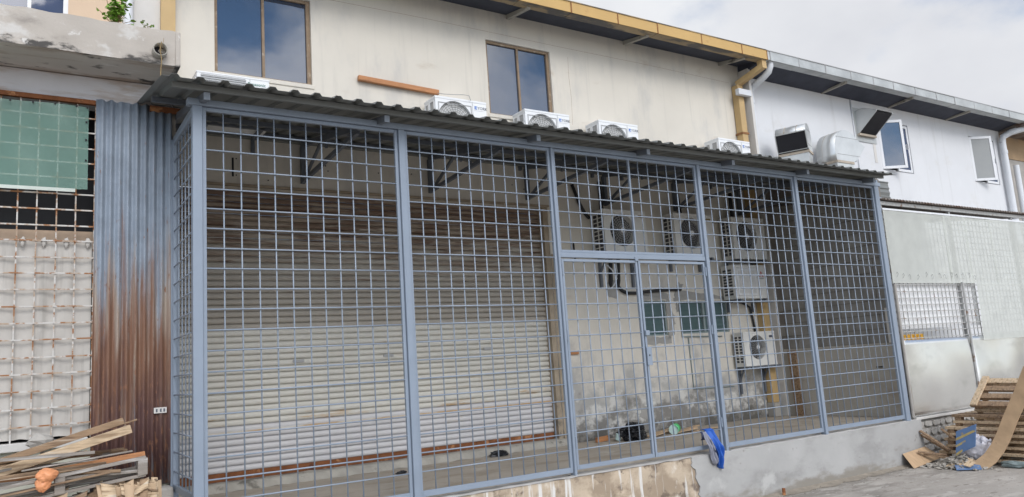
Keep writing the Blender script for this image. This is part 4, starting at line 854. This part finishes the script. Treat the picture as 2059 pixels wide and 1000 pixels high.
O(MB().tube([(6.02, 1.62, .06), (6.10, 1.66, .075)], .06, 16, False), 'tub_body', m_greenp, gb, smooth=True, solid=.004); O(MB().tube([(6.015, 1.615, .06), (6.02, 1.62, .06)], .064, 16), 'tub_rim', m_cyan, gb)
for k in range(9):
    x = 5.62 + .12 * k; y = 1.72 + rnd.uniform(-.1, .15); an = rnd.uniform(-.25, .25); L_ = rnd.uniform(.10, .24)
    tag(O(MB().obox((x, y, .012 + .012 * (k % 4)), (L_ * math.cos(an), L_ * math.sin(an), .012), (-.035 * math.sin(an), .035 * math.cos(an), 0), (0, 0, .004)), 'cardboard_strip', m_card), 'flat strip of brown cardboard in the litter behind the gate', 'cardboard', 'cardboard strips on the enclosure floor')
# football jersey slung over the bottom of the gate
js = T('football_jersey', 'blue and grey jersey hanging over the bottom rail of the gate', 'clothing', (4.93, -.05, -.12))
def jf(x0, x1, z0, z1, ph, bow):
    def fn(a, b):
        x = (x0 + x1) / 2 + (x1 - x0) * (a - .5) * (.78 + .35 * math.sin(b * 2.4 + ph)) + .06 * (1 - b) * bow; z = z1 + (z0 - z1) * (1 - b) - .03 * math.sin(a * 3) * (1 - b)
        return (x + .012 * math.sin(b * 5 + ph), -.055 - .018 * math.sin(a * 11 + ph + 3 * b) - .03 * mnoise.noise(Vector((a * 4, b * 4, ph))) - .022 * math.sin(b * math.pi) - .062 * min(1, (1 - b) * 2.2), z - .05 * a * (1 - b) * bow)
    return fn
O(MB().grid(jf(4.87, 4.975, -.13, .215, .3, .65), 20, 26), 'blue_body', m_jersey, js, smooth=True, solid=.004)
O(MB().grid(jf(4.80, 4.87, -.085, .205, 1.9, .6), 14, 22), 'grey_sleeve', m_jersw, js, smooth=True, solid=.004)
O(MB().grid(lambda a, b: (4.80 + .09 * a, -.035 - .03 * math.sin(b * 3.1), .12 + .085 * b), 10, 8), 'navy_cuff', m_navy, js, smooth=True, solid=.004)
for k in range(3): O(MB().tube([(4.845 + .008 * k, -.125, .13), (4.858 + .008 * k, -.145, .06), (4.872 + .008 * k, -.15, .0)], .0022, 4), 'stripe', m_navy, js)
O(MB().grid(lambda a, b: (4.87 + .11 * a, -.05 + .09 * b, .215 + .012 * math.sin(b * math.pi)), 8, 6), 'fold_over_rail', m_jersey, js, smooth=True, solid=.004)
tag(O(MB().tube([(5.83, -.16, GZ - .02), (5.835, -.16, GZ + .075)], .018, 7), 'rusty_pipe_stub', m_rust), 'short rusty pipe stub sticking out of the road by the ledge', 'pipe')

# ================================================================== LEFT TIMBER PILE
gP = 'timber pieces of the pile at the left'
def plank(p, q, w, h, mat, label, name='plank', up=(0, 0, 1), bev=.003): return tag(O(MB().beam(p, q, w, h, up), name, mat, bevel=bev), label, 'plank', gP)
plank((-1.75, .36, .455), (-.505, .30, .80), .06, .045, m_plank, 'brown plank topmost on the pile, sloping up to the right')
plank((-1.75, .24, .40), (-.47, .18, .745), .10, .055, m_plankl, 'pale thick plank just below the topmost brown one')
plank((-.75, .30, .72), (-.42, .28, .80), .02, .012, m_plank, 'thin stick poking out right at the top of the pile', 'stick')
plank((-1.6, .20, .455), (-.385, .14, .565), .05, .04, m_wood_or, 'reddish plank lying nearly level, its end by the rusty sheet')
plank((-1.0, .42, .62), (-.58, .38, .58), .06, .03, m_plankg, 'dark short plank leaning inside the pile')
plank((-1.6, .1, .50), (-.63, .06, .535), .05, .025, m_plank, 'thin brown batten above the grey frame')
plank((-.86, .0, .51), (-.55, -.02, .485), .03, .02, m_plank, 'short brown batten tip in front of the grey frame')
rq = random.Random(77)
for k in range(16):
    x1 = -.42 - .35 * rq.random(); x0 = x1 - rq.uniform(.4, 1.1); y = rq.uniform(-.05, .40); z1 = rq.uniform(.42, .66); dz = rq.uniform(-.03, .13)
    plank((x0, y, z1 - dz), (x1, y + rq.uniform(-.06, .06), z1), rq.uniform(.02, .06), rq.uniform(.008, .026), rq.choice((m_plank, m_plankg, m_plankg, m_plank, m_plankl)), 'thin weathered stick tangled inside the left timber pile', 'stick')
fr = T('timber_frame', 'grey weathered timber frame lying on the pile', 'timber frame', (-1, .05, .35), gP)
O(MB().beam((-1.75, -.02, .40), (-.40, -.02, .555), .045, .022), 'top_rail', m_plankg, fr, bevel=.003)
O(MB().beam((-1.75, .0, .30), (-.40, .0, .44), .06, .02), 'bottom_rail', m_plankg, fr, bevel=.003)
O(MB().beam((-1.75, .06, .34), (-.41, .06, .475), .03, .05), 'inner_board', m_plankg, fr, bevel=.003)
for x, z in ((-.42, .495), (-.90, .435), (-1.38, .385)): O(MB().obox((x, .01, z), (.03, 0, .003), (0, .05, 0), (0, 0, .055)), 'spacer_block', m_plankg, fr, bevel=.004)
tag(O(blob((-1.0, .45, .70), (.085, .07, .055), .35, 1.6, 2, 10, 7), 'concrete_lump', m_conc), 'broken concrete lump on top of the timber pile', 'concrete lump')
ob = T('orange_bag', 'knotted orange plastic bag on the timber pile', 'bag', (-.98, -.06, .42))
O(blob((-.975, -.07, .512), (.060, .05, .046), .22, 1.4, 4, 40, 24, None, .12), 'bag_body', m_orange, ob, smooth=True)
O(blob((-.995, -.072, .462), (.046, .034, .05), .2, 1.6, 9, 36, 24, None, .15), 'bag_tail', m_orange, ob, smooth=True)
bx = T('cardboard_box', 'tattered cardboard box of veneer scraps at the bottom of the pile', 'box', (-.5, 0, 0), gP)
O(MB().box(-.66, -.06, .0, -.34, .3, .385), 'carton', m_card, bx, bevel=.006)
rr = random.Random(21)
def curl(c, L_, w_, an, cv_, tilt):
    c = Vector(c); e = Vector((math.cos(an), 0, math.sin(an))); f_ = Vector((-math.sin(an) * .4, -1, tilt)).normalized()
    return MB().grid(lambda a, b: c + e * (a - .5) * w_ + f_ * (b * L_) + Vector((0, 0, -cv_ * b * b * L_)), 2, 6)
for k in range(34):
    x = -.70 + .36 * rr.random(); y = -.05 + .10 * rr.random(); z = .36 + .06 * rr.random()
    O(curl((x, y, z), rr.uniform(.06, .13), rr.uniform(.04, .10), rr.uniform(-.5, .5), rr.uniform(.2, 1.2), rr.uniform(-2.2, .1)), 'veneer_scrap', rr.choice((m_plankl, m_card, m_plankl, m_plank)), bx, smooth=True, solid=.002)
for k in range(26):
    x = -1.3 + .66 * rr.random(); z = .31 + .07 * rr.random()
    tag(O(curl((x, .0 + .06 * rr.random(), z), rr.uniform(.08, .18), rr.uniform(.06, .22), rr.uniform(-.25, .45), rr.uniform(.1, 1.0), rr.uniform(-.5, .2)), 'veneer_strip', rr.choice((m_plankl, m_card, m_plank, m_plankg)), smooth=True, solid=.002), 'thin torn veneer strip in the loose layer under the grey frame', 'veneer strip', 'veneer strips under the frame')
lw = T('lower_timber_stack', 'stacked rough timber carrying the left pile', 'timber stack', (-1.2, .1, GZ), gP)
for k in range(7):
    for j in range(3): O(MB().box(-1.9 + .05 * rr.random(), -.05 + .14 * j, GZ + .12 * k, -.40 - .12 * rr.random(), .07 + .14 * j, GZ + .115 * k + .1), 'timber_baulk', m_plankg, lw, bevel=.004)

# ================================================================== RIGHT PALLETS AND SCRAP
def pallet(label, M4, ln=1.1, wd=1.0, mat=m_plankl):
    """M4 maps local (x along depth, y along length, z up) to the world"""
    t = T('wooden_pallet', label, 'pallet', M4.translation, 'pallets by the zinc panels'); q = random.Random(label)
    def put(mb, nm, mt):
        mb.v = [M4 @ p for p in mb.v]; return O(mb, nm, mt, t, bevel=.003)
    nd = 7 if wd > .8 else 4
    for k in range(nd):
        x = wd * k / (nd - 1) - .04; put(MB().box(x, -q.uniform(0, .03), .114, x + .085, ln + q.uniform(0, .03), .146), 'deck_board', q.choice((mat, mat, m_plank)))
    for x in (-.04, wd * .5 - .04, wd - .04): put(MB().box(x, -q.uniform(0, .02), .038, x + .09, ln, .070), 'base_board', mat)
    for y in (.02, ln * .5 - .04, ln - .1):
        for x in (-.03, wd * .5 - .035, wd - .05): put(MB().box(x, y, .071, x + .08, y + .08, .113), 'block', m_plank); put(MB().box(x, y + .02, .0, x + .07, y + .08, .037), 'skid', m_plank)
    if wd < .8:
        for y in (ln - .07, -.02): put(MB().box(-.05, y, .147, wd + .06, y + .08, .17), 'side_stile', mat)
    return t
Tm = Matrix.Translation; Rz = lambda a: Matrix.Rotation(R(a), 4, 'Z'); Rx = lambda a: Matrix.Rotation(R(a), 4, 'X'); Ry = lambda a: Matrix.Rotation(R(a), 4, 'Y')
for k, (dx, dy, az, lb) in enumerate(((-.04, .06, 2, 'bottom pallet of the stack beside the rubble wall'), (0, .02, -1, 'second pallet from the bottom of the stack'), (-.02, -.03, 1, 'third pallet from the bottom of the stack'), (.02, -.1, -1, 'uppermost flat pallet of the stack, under the tilted one'))):
    pallet(lb, Tm((8.88 + dx, -1.42 + dy, GZ + .003 + .1475 * k)) @ Rz(az))
pallet('pallet tilted on top of the stack against the zinc panel', Tm((9.08, -1.64, .03)) @ Ry(-38) @ Rx(1.5), 1.0, .42, m_plankl)
# long curved plank
cv = [(8.48, -.855, -.545), (8.56, -.965, -.443), (8.61, -1.04, -.33), (8.65, -1.10, -.21), (8.70, -1.215, .05), (8.73, -1.335, .28), (8.75, -1.48, .58)]
mb = MB(); cv = [Vector(p) for p in cv]; vs = []
for i, p in enumerate(cv):
    d = (cv[min(i + 1, 6)] - cv[max(i - 1, 0)]).normalized(); s_ = Vector((-.15, .98, .1)); s_ = (s_ - d * s_.dot(d)).normalized() * .078; n_ = d.cross(s_).normalized() * .008
    vs += [p - s_ - n_, p + s_ - n_, p + s_ + n_, p - s_ + n_]
mb.add(vs, [f_ for i in range(6) for f_ in [(4 * i + j, 4 * i + (j + 1) % 4, 4 * i + 4 + (j + 1) % 4, 4 * i + 4 + j) for j in range(4)]] + [(3, 2, 1, 0), (24, 25, 26, 27)])
tag(O(mb, 'bowed_plank', m_ply, bevel=.002), 'long bowed plank leaning over the pallet stack', 'plank')
def board(c, e1, e2, th, mat, nm, lb, cat):
    e1, e2 = Vector(e1), Vector(e2); n = e1.cross(e2).normalized() * th; return tag(O(MB().obox(c, e1, e2, n), nm, mat, bevel=.002), lb, cat)
A_, B_, C_, D_ = [Vector(p) for p in ((8.5, -.643, -.137), (8.5, -.892, -.042), (8.5, -.846, -.304), (8.5, -.60, -.422))]
n_ = Vector((.012, 0, 0))
bb = tag(O(MB().prism([A_, B_, C_, D_], n_), 'blue_board', m_blueb), 'blue painted board with yellow stripes propped against the white sack', 'board')
def bil(u, v): return A_ * (1 - u) * (1 - v) + B_ * u * (1 - v) + C_ * u * v + D_ * (1 - u) * v - Vector((.002, 0, 0))
for v0, v1, u1 in ((.22, .33, 1), (.52, .62, .5), (.86, .97, .35)): O(MB().add([bil(.02, v0 + .06), bil(u1, v0), bil(u1, v1), bil(.02, v1 + .06)], [(0, 1, 2, 3)]), 'painted_stripe', m_yel, bb)
sk = T('white_sack', 'tied white woven sack behind the blue board', 'sack', (8.68, -.8, -.42))
O(blob((8.70, -.72, -.33), (.12, .20, .17), .22, 1.6, 6, 48, 30, None, .22), 'sack_body', m_sack, sk, smooth=True)
O(MB().tube([(8.68, -.86, -.26), (8.68, -.90, -.255), (8.68, -.92, -.255), (8.68, -.945, -.25)], [.07, .03, .012, .025], 10), 'sack_neck', m_sack, sk, smooth=True)
board((8.36, -.80, GZ + .03), (.09, -.10, 0), (.08, .05, .012), .008, m_blueb, 'blue_board', 'blue board lying flat at the foot of the bowed plank', 'board')
pl = [(8.205, -.11, -.411), (8.72, -.11, -.375), (8.80, -.26, GZ + .06), (8.13, -.27, GZ + .004)]
tag(O(MB().prism(pl, (0, .01, .012)), 'plywood_sheet', m_ply), 'square plywood sheet leaning against the end of the ledge', 'plywood')
for k, (p, q, lb) in enumerate((((8.66, -.10, -.16), (8.72, -.42, -.40), 'short broken plank tilted against the rubble wall'), ((8.70, -.06, -.20), (8.76, -.38, -.42), 'second short plank tilted beside the first against the rubble wall'), ((8.76, -.32, -.14), (8.82, -.44, -.26), 'small broken plank nearest the pallets'), ((8.45, -.16, -.40), (8.62, -.42, -.44), 'dark broken plank lying in front of the rubble wall'), ((8.5, -.2, -.43), (8.6, -.45, -.47), 'lowest dark broken plank in the scrap heap'))):
    tag(O(MB().beam(p, q, .05, .022), 'broken_plank', m_plank, bevel=.003), lb, 'plank', 'broken planks by the rubble wall')
hp = MB(); rr = random.Random(33)
for k in range(420):
    x, y = rr.gauss(8.52, .13), rr.gauss(-.58, .16); zz = GZ + .13 * math.exp(-((x - 8.54) ** 2 + (y + .62) ** 2) / .05) * rr.random(); L_ = rr.uniform(.012, .045); a1 = rr.uniform(0, 6.28)
    hp.obox((x, y, zz + .008), (L_ * math.cos(a1), L_ * math.sin(a1), rr.uniform(-.4, .4) * L_), (-.012 * math.sin(a1), .012 * math.cos(a1), .004), (0, .001, .005))
tag(O(hp, 'rubble_heap', m_pebble), 'heap of grey rubble and splinters in front of the blue board', 'rubble', kind='stuff')
for k in range(9):
    x, y = rr.uniform(8.25, 8.75), rr.uniform(-.95, -.40); tag(O(MB().obox((x, y, GZ + .03 + .05 * rr.random()), (.05, .02 * rr.uniform(-1, 1), .02), (0, .04, .01), (0, 0, .003)), 'wood_chip', rr.choice((m_plankl, m_card))), 'pale splintered wood chip in the scrap heap', 'wood chip', 'wood chips in the scrap heap')
tag(O(blob((8.85, -1.32, GZ + .05), (.07, .12, .05), .4, 2, 4, 14, 9), 'red_wrapper', m_red), 'red plastic wrapper under the pallet stack', 'wrapper')
tag(O(blob((8.72, -1.15, GZ + .04), (.05, .16, .04), .5, 2.2, 7, 16, 9), 'grey_rag', m_lframe), 'grey green rag at the foot of the pallet stack', 'rag')
